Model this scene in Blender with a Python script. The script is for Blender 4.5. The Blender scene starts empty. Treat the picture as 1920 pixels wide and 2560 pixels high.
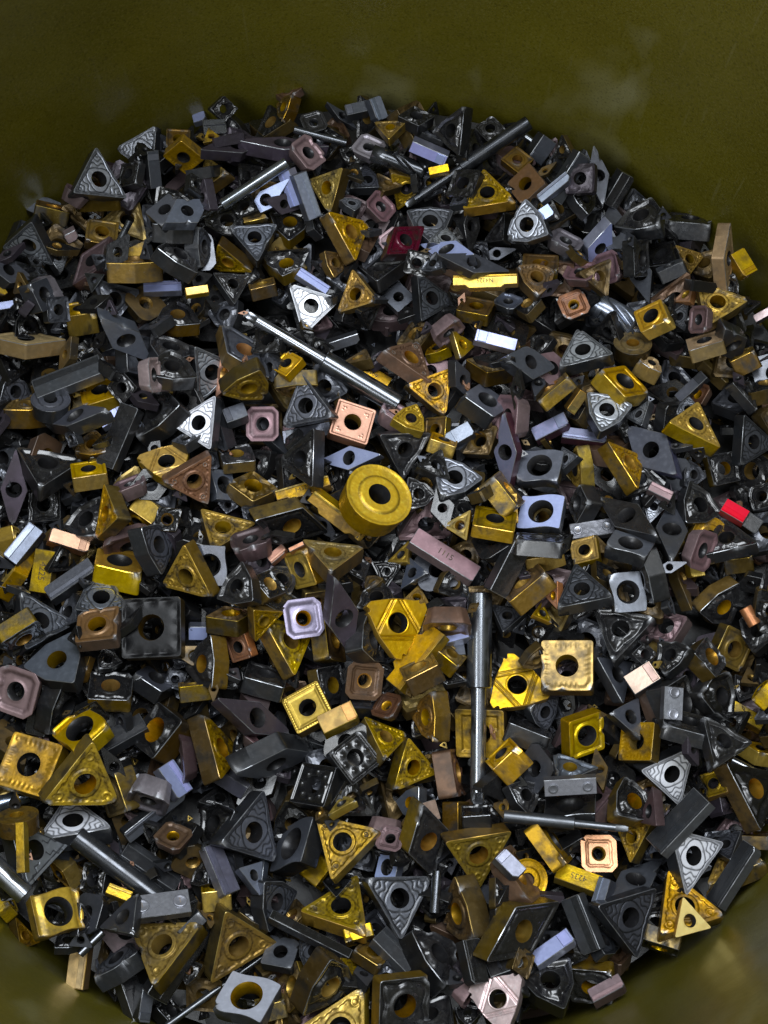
import bpy, bmesh, math, random
import numpy as np
from mathutils import Vector, Matrix, Quaternion

# ------------------------------------------------------------------ camera, world, lamps, exposure
sc = bpy.context.scene
COL = sc.collection
TILT = math.radians(14.0)
DIST = 0.45
FPX = 4090.0                      # focal length in photo pixels (photo 1920 x 2560)
CAM = np.array([0.0, -math.sin(TILT), math.cos(TILT)]) * DIST
RIGHT = np.array([1.0, 0.0, 0.0])
UP = np.array([0.0, math.cos(TILT), math.sin(TILT)])
BACK = np.array([0.0, -math.sin(TILT), math.cos(TILT)])

cam_data = bpy.data.cameras.new('camera')
cam_data.sensor_fit = 'HORIZONTAL'
cam_data.sensor_width = 36.0
cam_data.lens = 36.0 * FPX / 1920.0
cam_data.clip_start = 0.01
cam_data.clip_end = 20.0
cam = bpy.data.objects.new('camera', cam_data)
cam.location = CAM
cam.rotation_euler = (TILT, 0, 0)
COL.objects.link(cam)
sc.camera = cam

world = bpy.data.worlds.new('World')
sc.world = world
world.use_nodes = True
wb = world.node_tree.nodes['Background']
wb.inputs['Color'].default_value = (0.75, 0.85, 1.0, 1)
wb.inputs['Strength'].default_value = 0.085


def lamp(name, loc, target, sx, sy, watts, color):
    d = bpy.data.lights.new(name, 'AREA')
    d.shape = 'RECTANGLE'
    d.size, d.size_y, d.energy, d.color = sx, sy, watts, color
    o = bpy.data.objects.new(name, d)
    o.location = loc
    v = Vector(target) - Vector(loc)
    o.rotation_euler = v.to_track_quat('-Z', 'Y').to_euler()
    COL.objects.link(o)
    return o


# the workshop's ceiling fluorescents: one pair over the bucket's far right side, one farther off behind the viewer
lamp('ceiling_panel', (0.10, 0.34, 1.5), (0, 0, 0), 1.1, 0.8, 36.0, (0.90, 0.95, 1.0))
lamp('ceiling_tube', (-0.55, -0.62, 1.5), (0, 0, 0), 1.0, 0.35, 18.0, (0.93, 0.97, 1.0))

vs = sc.view_settings
vs.view_transform = 'Standard'
vs.look = 'None'
vs.exposure = 0.0
vs.gamma = 1.0
vs.use_curve_mapping = False

PLACES = """
A T silver 4 578,510 430,785 755,820 270 | silver triangle perched at far left wall
A T silver 3 935,380 668,525 900,690 270
A B graph 5 905,535 930,765 75 200 20
A S gold 3 958,570 1075,478 1215,590 60 scallop
A T golds 4 1225,565 1120,825 1350,660 300
A M steelp 5 B:290,605 1300,845 36 0.68 10 pin 1150,965 | slim steel pin at far left
A V lavb 4 B:0,960 B:115,780 B:304,696 270 | pale blue rhombus beside the slim pin
A P golds 3 B:75,868 B:15,965 B:175,930 300
A T graph 4 1345,985 1655,965 1525,1195 270
A T silver 4 190,958 8,1115 315,1222 0 | silver triangle at left edge
A T silver 3 420,1120 360,1270 250,1100 270
A D graph 2 205,1295 60,1320 -100,1190 270
A Es bronze 3 200,905 405,955 100 90
A D graph 2 110,870 260,800 400,860 270
A Es bronze 3 460,860 715,850 90 90
A Eq mauve 3 395,800 475,850 80 90
A S bronze 2 520,930 710,960 690,1100 180
A B pink 3 390,1070 460,1030 60 90 30
A D mauved 2 660,1035 480,1150 420,1340 270
A M steel 4 775,950 640,1200 22 1 22 pin
A Es bronze 3 670,1195 895,1090 62 300
A Ew bronze 4 630,1270 970,1260 120 90
A B lav 5 845,1345 1080,1335 70 270 20
A B goldb 5 1100,1375 1235,1350 50 270 20
A Ew black 3 900,1030 1150,1040 110 90
A S graph 3 860,900 1000,790 1090,870 270
A D lavg 3 1240,825 1170,960 980,960 270
A W black 3 935,1110 1100,1080 1170,1260 250
A W graph 2 1180,980 1270,1100 1190,1240 200
A T golds 3 1290,1090 1260,1255 1500,1260 0
A T black 4 1258,1258 1490,1272 1390,1450 200
A Eq mauves 4 290,1290 360,1430 75 200
A C graph 4 180,1330 280,1290 350,1450 250
A P steel 4 500,1260 620,1270 540,1380 270
A Es gold 4 400,1585 580,1555 130 90
A B gold 4 0,1345 32,1390 42 270 20
A B lavb 4 -40,1462 82,1445 50 270 20
A W black 2 D:150,40 D:90,220 D:290,200 270
A V purple 3 1175,530 1360,440 1625,460 270 | purple rhombus at far left of heap
A V purple 4 B:640,515 B:255,440 B:-130,465 270
A B lav 3 1135,345 1220,325 60 270 30
A B steel 3 1200,400 1345,385 95 270 30
A P golds 4 1200,490 1235,400 1320,465 270
A S bronze 2 1005,500 1010,425 1105,430 270
A C black 2 1240,290 1330,210 1420,290 270
A W blackgold 4 1050,1410 920,1550 1190,1560 270
A S black 3 720,620 830,590 800,730 270
B Q mauvep 6 283,505 400,420 535,585 260 | pink-mauve square topping the slim pin
B Q mauves 5 638,530 730,420 888,490 250 | grey-mauve square at the far side
B T golds 4 612,635 395,710 530,925 0
B T graph 3 740,610 640,760 885,750 270
B T gold 3 888,668 1150,725 930,900 200
B M steeld 6 C:258,125 1310,640 46 0.72 27 pin 965,872 | long dark steel rod near the far wall
B T gold 5 1440,640 1315,880 1640,830 270 | gold triangle right of the dark rod
B B goldb 5 1115,660 1240,635 50 270 20
B F steeld 5 850,575 1110,672 55 | fluted dark drill tip far side
B B lav 5 1005,510 1225,605 70 60 25
B Q mauve 6 730,850 815,750 945,880 230 | mauve square below the dark rod tip
B D darkred 8 868,1150 915,990 1098,982 280 | glossy dark red rhombus far side
B Q mauvep 5 800,1060 920,970 1000,1080 270
B W graphs 4 985,890 1265,890 1130,1075 270
B T silver 4 1215,975 1335,1110 1110,1075 270
B V lavb 5 1060,1090 1165,1170 1385,1150 270 | pale lavender rhombus by the dark red one
B V graph 6 1170,1150 1385,1145 1600,1250 250
B G goldb 6 1262,1310 1640,1308 76 270 15 text=N4325,180 | bright gold bar stamped N4325
B T golds 5 520,895 775,960 685,1195 200 | gold triangle pointing down left of dark red rhombus
B T black 5 690,1215 1000,1175 810,1310 300
B T golds 4 665,1235 570,1500 815,1425 280
B T silverb 6 285,1320 605,1415 375,1635 200 | brightest silver triangle above the end mill
B B lav 5 345,1245 525,1370 60 230 25
B T graph 5 1050,1255 1290,1425 1075,1550 270
B S graph 4 870,1400 940,1340 1008,1405 230
B S bronze 4 1280,1480 1330,1395 1520,1430 270
B Q bluegraph 5 C:20,1195 C:100,1130 C:222,1180 270
B Eq mauvep 5 1140,1610 1252,1520 75 30
B Es bronze 3 80,1395 205,1365 75 90
B C blackgold 3 150,1200 300,1130 400,1210 270
B B lav 4 255,660 330,870 80 0 30
B B lavg 5 350,670 455,940 90 200 20
B W blackgold 3 170,900 430,910 290,1070 270
B W graphs 2 590,820 720,830 680,890 270
B Q black 3 345,330 480,290 530,400 270
B B graph 3 620,300 765,262 70 270 30
B B lavg 3 798,215 850,355 80 180 25
B V graph 3 505,240 590,350 705,415 200
B Ew bronze 4 345,215 280,385 70 180
B S brown 3 190,190 300,115 370,165 250
B T golds 4 790,365 1000,355 880,470 300
B T black 4 1330,265 1120,420 1300,570 0 | black triangle against the far wall
B M steeld 3 310,410 640,495 24 1 24 pin
B C black 3 930,330 1030,270 1160,330 270
B S black 3 1410,400 1490,345 1555,410 270
B C black 3 420,900 480,960 500,1060 270
B W bronze 2 500,1130 640,1180 560,1290 270
C S brown 4 100,500 240,370 340,490 270 ring
C B graph 4 275,370 372,230 105 200 30
C S bronze 3 100,350 170,290 250,350 270
C M steel 3 215,212 310,278 24 1 24 pin
C B lavg 5 300,590 475,440 60 300 25
C B lavb 4 305,690 375,640 75 270 15
C B graph 3 400,600 580,330 85 200 30
C V graph 5 620,252 720,440 690,640 190 | upright graphite rhombus at the right wall
C B black 4 730,640 830,440 95 180 30
C W silver 6 220,585 105,830 360,795 270 | silver trigon near the right wall
C Q mauves 6 345,815 400,740 585,835 270
C D lav 4 732,722 590,880 600,1040 180
C W black 4 960,560 740,750 1020,740 270
C Es black 3 1060,770 1320,790 110 90
C Ed tan 5 1365,820 1362,1055 75 0
C B gold 5 1480,890 1560,1030 90 200 30 | gold bar at the right wall
C T golds 3 1105,855 1290,915 1190,1050 270
C Es black 5 825,835 838,1050 70 0
C V graph 4 850,860 840,1060 960,1210 270
C Q mauve 4 590,930 760,870 790,1070 0
C Q mauve 5 430,1060 480,950 660,960 270
C Qo brown 7 395,1170 555,1105 620,1250 260 | brown octagonal-rimmed square left of fluted mill
C C goldb 7 860,1255 1020,1178 1068,1300 290 | bright gold rhombus beside the fluted mill
C F steelb 6 650,1215 880,1340 80 | fluted end mill stub at right
C T golds 4 1235,1065 1550,1180 1300,1340 270
C Q mauve 5 1195,1220 1300,1215 1290,1380 0
C T silver 3 1190,1185 1050,1290 1170,1370 180
C T silver 6 530,1345 413,1585 742,1502 270 | silver triangle below the fluted mill
C R bronze 4 858,1440 960,1445 858,1500 270
C Es tan 5 1205,1525 1400,1465 80 90
C Ew tan 5 F:870,165 F:1000,235 90 20
C V graph 4 1395,1330 1560,1400 1510,1590 180
C B pink 4 1575,1300 1670,1245 50 270 15
C Es bronze 3 200,1050 410,1060 80 90
C W bronze 3 170,980 400,1000 300,1160 270
C W black 3 480,520 640,560 600,680 270
C T black 3 100,650 -40,850 90,830 270
C P copper 3 1225,1065 1090,1195 1195,1195 0
C D black 4 900,860 1100,830 1150,960 270
C Es graph 4 1020,1060 1170,990 80 90
D D graphgold 6 1310,120 1350,310 1595,460 240 | graphite rhombus with gold flank left of end mill
D T silver 4 1155,275 1180,610 1440,400 180
D P copper 5 1300,295 1275,580 1410,450 0 | copper wedge leaning on silver triangle
D W olive 6 1540,420 1310,560 1580,590 90
D T silverb 6 1278,565 1005,730 1245,885 270 | silver triangle left of the copper square
D V lavg 6 580,95 830,190 915,385 60 | grey rhombus pointing down-right at upper left
D W black 5 1010,280 885,440 1165,455 270
D Ed tan 4 20,300 285,312 88 90
D B graphb 5 200,520 600,380 115 300 35
D S goldb 4 465,490 690,420 715,560 270 lrec
D S black 6 650,520 720,440 790,520 290
D V graph 5 650,555 520,620 240,810 270 | long graphite rhombus at left
D B black 6 760,620 620,985 115 0 30
D B lav 4 590,730 740,640 70 270 20
D W black 4 890,530 1060,620 800,820 270
D W graph 4 90,410 0,610 195,610 270
D Ew bronze 4 25,715 320,700 115 90
D T black 5 100,870 510,930 240,1105 270
D V purple 5 95,880 160,1130 70,1370 0
D S black 4 165,1120 350,1100 355,1300 270
D W black 3 590,1150 370,1340 570,1400 270
D T golds 5 615,1090 560,1420 690,1290 30
D Es goldb 5 440,1100 635,1070 85 90
D H gold 5 815,930 1115,850 1030,1080 270
D T brown 6 1250,920 970,1080 1235,1220 200 | brown triangle with round corner marks
D Es goldb 4 800,1190 935,1285 110 180
D C bronze 5 1350,1080 1500,1010 1650,1120 270
D A lavg 3 1255,1000 1380,1010 1410,1190 270
D T golds 4 1190,1235 1515,1320 1260,1480 180
D Eq mauve 4 640,1400 850,1340 75 270
D C goldb 5 570,1430 870,1500 850,1640 270 scallop | bright gold plate beside the dark trigon
D W graph 5 845,1355 1030,1370 960,1620 180
D T golds 6 G:1090,35 G:960,270 G:1250,345 30 | dull gold triangle above the big black square
D B lavg 5 210,1340 60,1540 105 270 20 | slate grey bar at left edge
D Ew goldb 4 20,1370 50,1480 100 90
D B copper 5 300,1390 530,1455 85 270 20 | orange copper bar at left
D B gold 5 G:268,60 G:228,310 120 0 20 text=4225,0 | gold bar stamped 4225 at the left edge
D Ed gold 4 G:170,110 G:70,290 90 180
D A graph 5 G:1150,30 G:1340,40 G:1330,270 0
D S blackgold 4 1290,870 1480,850 1515,950 270
D Q mauve 6 1455,840 1455,630 1652,628 300 | mauve square left of the copper square
D B graph 5 1330,690 1455,640 90 300 30
D Eq pink 5 845,375 855,520 70 0
D W black 4 900,190 1190,300 950,340 270
D C black 3 430,330 560,270 620,350 270
D W bronze 3 440,900 560,760 630,900 270
D R graph 4 300,590 400,590 300,650 270
D Eq mauve 4 730,1170 855,1120 80 90
E S copper 7 530,785 588,583 808,655 270 copper | bright copper square below the end mill
E M steel 7 940,622 490,362 64 0.55 33 mill 40,85 | steel end mill lying diagonally
E B gold 5 680,370 885,500 80 230 20 text=6060,180
E S goldb 4 180,400 280,295 370,345 270
E Ew bronze 3 200,470 460,450 90 270
E T graph 5 365,435 245,750 555,690 270
E B graph 4 250,810 540,760 80 270 20
E T black 6 435,760 215,960 425,1105 0
E V lavb 8 460,955 650,865 830,915 270 | pale blue rhombus above the round gold insert
E R goldr 8 826,1152 992,1271 732,1284 235 | large round gold insert
E T black 6 830,800 1135,790 970,1070 90
E W graphs 6 1185,925 1435,1055 1195,1165 270 | graphite trigon right of the round gold insert
E W black 5 1210,1180 1440,1180 1330,1345 270
E P olive 7 1365,1245 1200,1335 1340,1422 270 | small olive triangle right of the round gold insert
E V lavp 7 1560,655 1505,900 1580,1150 0 | upright blue-violet rhombus at right
E B mauve 8 1035,1392 1400,1622 105 240 28 text=1115,0 | mauve bar stamped 1115
E W goldb 5 1048,615 905,700 1090,780 270
E T golds 5 1255,400 985,500 1220,695 270 | spotted gold triangle right of end mill
E T brown 7 848,290 1060,235 1140,490 270 | brown triangle tip above the spotted gold one
E C bronze 5 1335,350 1500,320 1630,400 270
E B lav 6 1395,205 1640,265 75 270 20
E P golds 5 1255,170 1400,265 1310,350 270
E Ew gold 4 1105,360 1255,310 60 90
E C graph 5 1320,560 1430,490 1615,620 270
E B lavg 4 1220,840 1370,750 90 270 20
E Es gold 5 1130,865 1250,905 80 90
E Es bronze 5 1460,1080 1600,1260 110 60
E Es goldb 4 1605,1150 1615,1320 70 180
E Es gold 5 1380,1370 1610,1410 70 90
E G gold 5 215,1165 530,1075 75 270 25 text=F4325,0 | gold bar stamped F4325 left of round insert
E G gold 5 420,1165 725,1415 95 40 25 | waisted gold bar left of the round gold insert
E D blackgold 6 95,1310 370,1235 525,1375 120
E T olive 6 375,1420 735,1460 540,1600 270
E B copper 5 170,1540 262,1465 55 270 20
E B copper 5 290,1480 375,1440 25 270 20
E Eq mauved 5 10,1530 170,1478 95 90
E S gold 4 H:255,90 H:375,60 H:450,260 0
E P goldb 5 H:1000,0 H:870,130 H:990,130 270
E T black 4 H:780,130 H:960,140 H:860,290 270
E P bluegraph 5 H:1000,100 H:950,290 H:1110,190 270
E P olive 5 H:1060,265 H:960,360 H:1125,385 270
E Eq mauvep 4 830,700 960,785 85 50
E W black 4 1000,1050 1170,1150 1010,1240 270
E S bronze 4 1100,700 1220,690 1210,830 270
E T black 3 560,130 480,280 700,220 270
E B graph 3 480,300 710,225 60 90 25
E S black 4 620,1590 650,1500 760,1560 270
E W black 4 H:130,190 H:320,160 H:290,340 270
E D blackgold 4 H:80,330 H:200,260 H:350,350 270
F W silver 7 590,310 855,385 670,540 270 | silver notched trigon at right
F T silver 5 940,375 830,450 905,490 270
F C gold 6 665,175 810,150 960,310 250 | dull gold rhombus above the notched trigon
F B lavp 6 265,560 465,460 85 300 25
F B lavp 5 440,545 705,575 70 270 25
F D lavgr 6 815,500 1050,560 1115,800 50
F T gold 7 1245,362 1078,485 1378,637 270 | gold triangle at the right side
F T graph 5 1520,440 1500,750 1710,620 180
F S blackgold 6 1300,690 1455,655 1500,830 190 | black square with gold bore and flank at right
F T golds 6 712,600 925,690 890,880 215
F Ew gold 5 570,622 605,888 78 180
F A graph 6 160,825 200,645 450,660 200 | graphite rounded square above the bright blue one
F T silver 5 440,640 520,690 410,790 270
F V black 6 605,895 900,960 1035,1180 250 | long black rhombus at right
F A lavb 7 170,1105 205,915 455,925 270 | bright blue-white square with big hole
F K silverg 6 490,1140 745,1092 95 250 25 text=B.L,0 | grey tag with two round studs at right
F S gold 7 485,1195 635,1155 655,1290 270 | small gold square below the grey tag
F A graph 5 700,1210 760,1120 990,1195 270
F Ew goldb 5 230,1352 455,1302 82 90
F T graph 7 520,1325 412,1580 735,1515 270 | graphite triangle above the scalloped gold square
F A graph 7 725,1385 910,1370 935,1600 200
F B red 6 1400,970 1530,1050 85 220 20 | bright red painted bar end
F B black 5 1500,1040 1610,1110 95 220 20
F B goldb 6 1215,1190 1245,1400 85 180 20 text=4315,0 | gold bar stamped 4315 below the red bar
F Eq mauve 6 1220,1140 1165,1300 70 0
F R gold 5 1315,1165 1355,1180 1300,1210 200
F T black 5 1385,1040 1590,1200 1265,1275 270
F W black 5 1200,830 1390,1020 1180,1080 270
F V graph 5 1090,930 1180,1130 1090,1310 180
F T silver 5 920,920 1065,965 960,1070 270
F W blackgold 6 I:1490,20 I:1260,190 I:1440,270 130
F Es bronze 4 1405,1350 1570,1330 88 90
F Es bronze 5 170,1590 370,1425 105 60
F P copper 5 410,1430 340,1520 410,1595 270
F P gold 5 I:320,130 I:265,205 I:385,255 270
F B graph 5 1120,350 1280,200 62 300 25
F Q brown 4 1170,360 1230,250 1310,280 300
F Es bronze 5 325,395 500,250 80 130
F B olive 5 490,430 572,310 60 200 25
F Eq mauve 5 218,370 205,560 88 180
F D graph 5 100,100 240,30 410,160 270
F B mauvep 4 960,860 1090,925 60 270 25
F M copper 4 I:1525,165 I:1580,265 38 1 38 pin | polished copper pin at right edge
F C black 4 470,980 540,850 590,960 0
F Es black 5 170,1230 430,1250 90 90
F B black 4 60,1500 230,1190 110 180 30
F W graph 4 1130,430 1190,350 1240,440 270
F S black 4 1560,890 1660,860 1680,960 270
F Ew black 4 960,1240 1040,1540 100 180
F T black 3 1450,250 1560,240 1600,420 180
F Es bronze 4 1460,180 1600,110 110 60
G S blackm 7 735,690 730,360 1055,345 330 bigscal | big black square with scalloped face
G W graphs 5 600,205 455,405 745,400 270 | wavy grey trigon above the big black square
G S brown 6 455,600 470,420 695,395 270 | brown square left of the big black square
G W slate 7 430,545 150,745 430,835 270 | plain slate trigon with gold bore
G Q mauvep 7 -60,985 0,725 235,810 330 | mauve square at left edge
G A goldb 7 310,1130 490,965 630,1100 250 lobe | bright gold lobed square at left
G S gold 7 -20,1430 85,1145 355,1225 0 scallop | scalloped gold square at left edge
G T golds 8 540,1215 275,1560 700,1560 140 | large dull gold triangle at lower left
G T silverb 6 J:240,560 J:655,490 J:400,300 270 | silver triangle under the large gold triangle
G C blackgold 6 1085,1070 905,1305 750,1180 300 | glossy black rhombus with worn white edge
G B graphb 6 560,1235 840,1070 105 300 30
G T graph 5 120,300 445,490 160,640 270
G Es blackgold 6 -10,565 180,440 95 300
G S blackgold 6 530,935 545,780 782,790 270
G C graph 6 800,790 900,735 1060,840 290
G W blackgold 6 1240,570 1100,760 1250,870 0
G S copperd 5 1330,580 1440,545 1490,690 340
G P goldb 3 1490,730 1570,775 1440,820 270
G C bronze 6 1225,450 1330,400 1510,420 270
G B lavb 4 1118,555 1228,555 80 90 20
G T golds 6 H:140,465 H:440,520 H:325,795 180 | narrow gold triangle under the lilac square
G T golds 5 H:85,420 H:255,430 H:95,600 180
G Q lilac 8 H:285,590 H:250,365 H:470,335 270 | lilac cut-corner square in the middle
G W black 6 380,850 520,980 300,1160 200
G B blackb 5 250,930 200,1150 120 0 30
G T golds 7 1205,1025 1435,1260 1310,1405 200
G V purple 6 1285,935 H:120,960 H:345,1170 220
G Q mauve 5 H:5,1140 H:120,1070 H:280,1190 270
G B lav 6 J:985,120 J:1100,290 105 200 25
G Eq mauves 6 J:830,220 J:990,275 115 260
G B purpled 6 J:1200,150 J:1445,285 80 60 25
G Es bronze 5 J:730,150 J:810,370 110 180
G Eq mauved 5 1115,1190 1140,1390 80 180
G W black 5 1430,135 1290,340 1490,352 270
G B graph 6 280,315 540,145 90 300 30
G B graph 5 J:760,545 J:1085,305 70 120 25
G C blackgold 4 1500,220 1600,180 1700,300 270
G W black 4 610,640 720,720 590,760 270
G Es bronze 4 1070,920 1250,900 90 90
G W black 3 260,540 180,680 100,640 270
G P bronze 4 450,700 530,690 480,850 270
H H goldb 7 765,385 1100,385 945,700 270 | gold notched threading insert in the middle
H G gold 6 1150,525 900,840 135 310 30
H V purple 7 565,215 705,420 670,715 180 | upright dark rhombus left of the threading insert
H W black 5 810,225 690,400 925,385 270
H W black 6 770,420 730,640 860,715 180
H M steelp 9 1425,330 1410,880 73 0.46 45 millv 1405,1540 | upright steel end mill in the middle
H B lav 5 1205,575 1350,540 80 270 20
H Eq brown 5 1130,440 1325,440 100 270
H S goldbead 8 345,1140 250,950 450,840 270 bead | gold square with beaded rim
H B goldt 8 480,1095 672,1000 110 230 25
H Qo brown 7 625,935 650,720 855,735 180 | brown square with stepped octagonal pocket
H Qo brown 7 765,1030 840,895 965,925 310
H S blackgold 5 460,770 600,740 640,950 190
H Es bronze 6 1010,880 1190,790 100 120
H T golds 5 740,1050 860,1290 1000,1150 270
H S blackb 7 535,1265 700,1135 835,1310 270 bumps | glossy black square with raised bumps
H S blackb 6 300,1540 370,1325 560,1355 270 bumps
H D graph 6 -60,1400 150,1430 490,1260 90
H T golds 6 K:1000,-30 K:915,275 K:1170,170 180
H S golds 6 1285,1280 1280,1010 1555,1020 330 lrec | dull gold square behind the upright end mill
H Es gold 6 I:80,1170 I:220,1040 130 130
H Es brown 5 1190,1260 1230,1520 110 0
H W slate 5 K:1055,255 K:925,340 K:1025,445 270
H Ew bronze 5 1195,900 1205,1190 90 180
H P goldb 4 K:600,305 K:520,420 K:685,330 270
H B graph 4 1260,640 1330,630 90 270 25
H T graph 5 1490,380 1700,420 1560,540 270
H S bronze 4 390,320 530,300 520,420 90
H Es black 5 20,860 240,920 90 90
H S bronze 5 500,450 600,470 630,720 180
H W black 3 1040,1000 1130,1090 1020,1170 270
H B steel 4 345,1190 500,1235 30 90 20
H Es bronze 5 1150,690 1260,780 80 60
H D black 4 1130,780 1230,850 1340,830 270
I H gold 7 130,435 25,745 365,680 270 | gold notched threading insert right of upright end mill
I S olive 8 320,645 325,365 615,365 270 scallop | olive gold square with toothed edges at right
I C goldb 8 495,1060 490,850 680,785 140 | clean gold rhombus at lower right
I P graph 7 655,460 858,490 800,728 200
I P graph 8 735,785 893,700 912,945 210 | small graphite triangle leaning on bronze square
I B copperp 6 840,625 985,530 120 270 15
I S golds 7 775,1060 800,850 980,850 270 scallop
I T silverb 6 1225,992 918,1130 1130,1332 230 | bright silver triangle at lower right
I B graphb 8 980,1560 1262,1290 125 300 30 | faceted graphite bar at lower right
I T silverb 7 L:1100,515 L:1392,590 L:1170,882 230 | bright silver triangle above small gold triangle
I Qo copper 8 L:560,752 L:555,545 L:757,545 180 | copper octagonal square at lower right
I M steelg 8 120,1402 510,1432 36 0.57 21 pin 800,1472 | thin grey stepped rod
I T golds 6 L:960,475 L:760,480 L:840,695 270
I T slate 6 390,1020 648,1110 420,1195 270
I K silverg 7 345,1235 632,1222 92 90 25
I A black 6 340,1400 350,1285 632,1265 270
I T black 6 630,165 985,220 740,480 310
I W black 5 1010,370 1190,400 1040,560 270
I C black 5 860,440 930,370 1000,440 270
I S bronze 6 1340,470 1430,270 1582,350 190
I C blackgold 6 1230,430 1300,340 1420,480 120
I B gold 6 1440,742 1645,862 80 230 20 text=315,0
I Ew goldb 6 1600,745 1710,620 92 120
I W black 6 1440,540 1270,680 1445,840 270
I C black 5 1060,650 1180,570 1270,800 270
I K silverg 6 1110,640 1092,822 108 180 25
I T black 7 1290,810 1555,960 1350,1095 270
I T blackgold 7 1430,1090 1720,1150 1610,1470 210 | long black triangle with gold flank at right edge
I S gold 5 1260,1160 1390,1120 1410,1250 0
I Ed goldb 6 1520,1030 1665,1085 80 90
I M steel 6 1450,1070 1665,1180 25 1 25 pin
I Es gold 7 L:258,505 L:415,725 90 40
I B goldb 7 L:420,742 L:655,832 100 240 20 text=4235,180 | gold bar stamped 4235 below the copper octagonal square
I R goldb 6 L:235,805 L:320,840 L:200,895 215
I B lavw 7 L:80,650 L:190,765 85 230 20
I V graph 6 L:1060,660 L:960,850 L:690,940 270
I T graph 8 L:995,872 L:672,968 L:875,1245 230 | graphite triangle at lower right
I T gold 7 L:1085,760 L:1028,1115 L:1388,1010 230
I P goldp 9 L:1165,918 L:1113,1137 L:1312,1085 230 | small bright gold triangle at lower right wall
I B graphb 7 L:1325,925 L:1550,605 90 310 30
I T golds 5 L:1632,690 L:1300,830 L:1400,600 270
I Es blackgold 6 L:935,1110 L:1132,1170 90 270
I D blackgold 7 L:10,1270 L:175,985 L:420,950 130 | large gold-flanked rhombus at the bottom
I B lav 8 L:275,1275 L:480,1130 85 240 20
I B graphb 8 L:490,925 L:600,1220 110 0 25
I W black 7 L:190,1370 L:480,1280 L:440,1545 270 | worn black trigon at bottom right
I S blackgold 7 L:500,1520 L:490,1345 L:722,1365 90
I B mauvep 7 L:610,1490 L:785,1398 80 240 25
I H pink 8 K:1370,1460 K:1650,1390 K:1560,1680 270 | pale pink threading insert at the bottom edge
I B lavg 7 L:690,800 L:640,960 72 0 25
I W graph 6 L:615,1060 L:775,1190 L:690,1235 270
I Es black 5 110,900 340,990 110 60
I W graph 6 250,760 420,690 350,900 200
I Es black 5 1040,900 1300,970 80 90
I W black 4 1470,560 1600,640 1490,720 270
I Es bronze 5 L:1450,580 L:1660,590 75 90
I P bronze 5 20,1330 130,1290 100,1420 270
I W black 5 130,1220 300,1210 250,1390 270
I D mauved 5 640,1180 740,1260 620,1400 270
I W blackgold 6 830,1160 770,1380 1000,1390 200
I P mauved 7 975,1230 890,1430 990,1450 270
I T graph 5 1290,1560 1500,1480 1430,1650 270
I Es black 4 700,1430 880,1400 80 90
J T silverf 6 395,590 170,840 60,450 270 | flat silver-grey triangle at lower left edge
J B gold 7 105,480 130,745 45 0 25
J M steeld 8 460,560 930,905 62 1 62 pin | dark steel shank at lower left
J M steelp 7 -50,710 145,885 60 1 60 pin | bright steel shank end at left edge
J A gold 7 250,1120 190,900 445,860 160 lobe | gold clamp-shaped block at lower left
J Ew gold 6 -20,930 62,1025 80 90
J T golds 5 90,1030 240,1170 130,1210 270
J K silverg 8 800,975 1110,918 130 260 30 text=I.I,0 | grey tag with two studs at lower left
J P graph 8 800,880 600,1080 780,1112 270
J B goldb 6 640,850 772,905 60 230 15
J Ed gold 5 370,680 445,775 90 180
J T olive 8 780,1080 1175,1070 920,1410 330 | olive-gold triangle near the bottom
J T olive 8 1340,1012 1637,1185 1265,1400 200 | olive-gold triangle pointing right near the bottom
J B tan 6 470,1190 440,1440 105 0 20 | upright tan bar at bottom left
J A lavs 9 1270,1545 1385,1348 1652,1435 270 | pale grey curved square at the bottom
J M steeld 7 1545,1272 1010,1650 19 1 19 pin | thin rod beside the pale grey square
J T graph 8 1560,288 1318,590 1642,692 230 | graphite triangle left of the olive gold ones
J Q brown 6 900,560 1000,450 1150,520 270
J W black 6 1190,380 1380,400 1230,630 270
J B graphb 6 750,620 1062,812 110 230 30
J B purpled 7 1265,600 1370,870 100 200 25
J P lavg 6 1560,690 1430,780 1540,890 270
J Es gold 6 1215,940 1355,925 110 90
J W graph 6 560,1380 700,1180 800,1235 270
J B black 6 1210,1050 960,1500 130 180 30
J R bronze 6 100,420 190,405 105,455 270
J M steelb 6 -30,365 165,300 45 1 45 pin
J T black 5 1180,340 1330,220 1400,400 270
J C black 5 500,700 620,740 600,900 270
J T black 5 480,950 560,1060 470,1130 270
J W black 4 330,1200 380,1100 480,1180 270
J B black 5 760,1400 850,1620 100 180 30
J B graph 5 880,1440 860,1640 70 180 30
J T black 4 600,1400 700,1350 680,1500 270
J C black 4 930,1560 1000,1500 1100,1600 270
J S olive 5 1560,1600 1640,1580 1650,1680 270
J W black 4 1130,820 1200,700 1230,820 270
J Es graph 6 1100,1120 1180,1040 60 120
J M steel 6 600,1120 480,1240 24 1 24 pin
K A graph 7 180,740 250,490 425,440 340 | graphite curved square left of the gold triangle pair
K T gold 8 455,435 817,515 548,787 315 text=08 | gold triangle with circled numerals at the bottom
K T gold 7 690,785 368,985 738,1102 270 text=08
K P steel 8 490,810 570,900 660,800 270
K T graph 8 755,805 1132,795 955,1140 120 | graphite triangle pointing down at bottom centre
K D blackgold 8 1090,378 1010,640 1150,782 160 | black rhombus with gold bore near the bottom
K T olive 8 1232,590 1602,530 1410,852 90 | olive triangle with its flank up near bottom
K W bronze 8 1270,760 1185,1085 1395,1172 20 | bronze trigon tipped on its side at the bottom
K Es goldb 6 410,790 490,690 120 300
K Eq mauve 6 790,470 935,495 95 260
K Qo mauve 6 800,610 840,480 980,505 270
K A lavb 5 800,780 830,650 940,680 270
K W blackgold 7 540,1290 380,1600 682,1430 200
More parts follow.
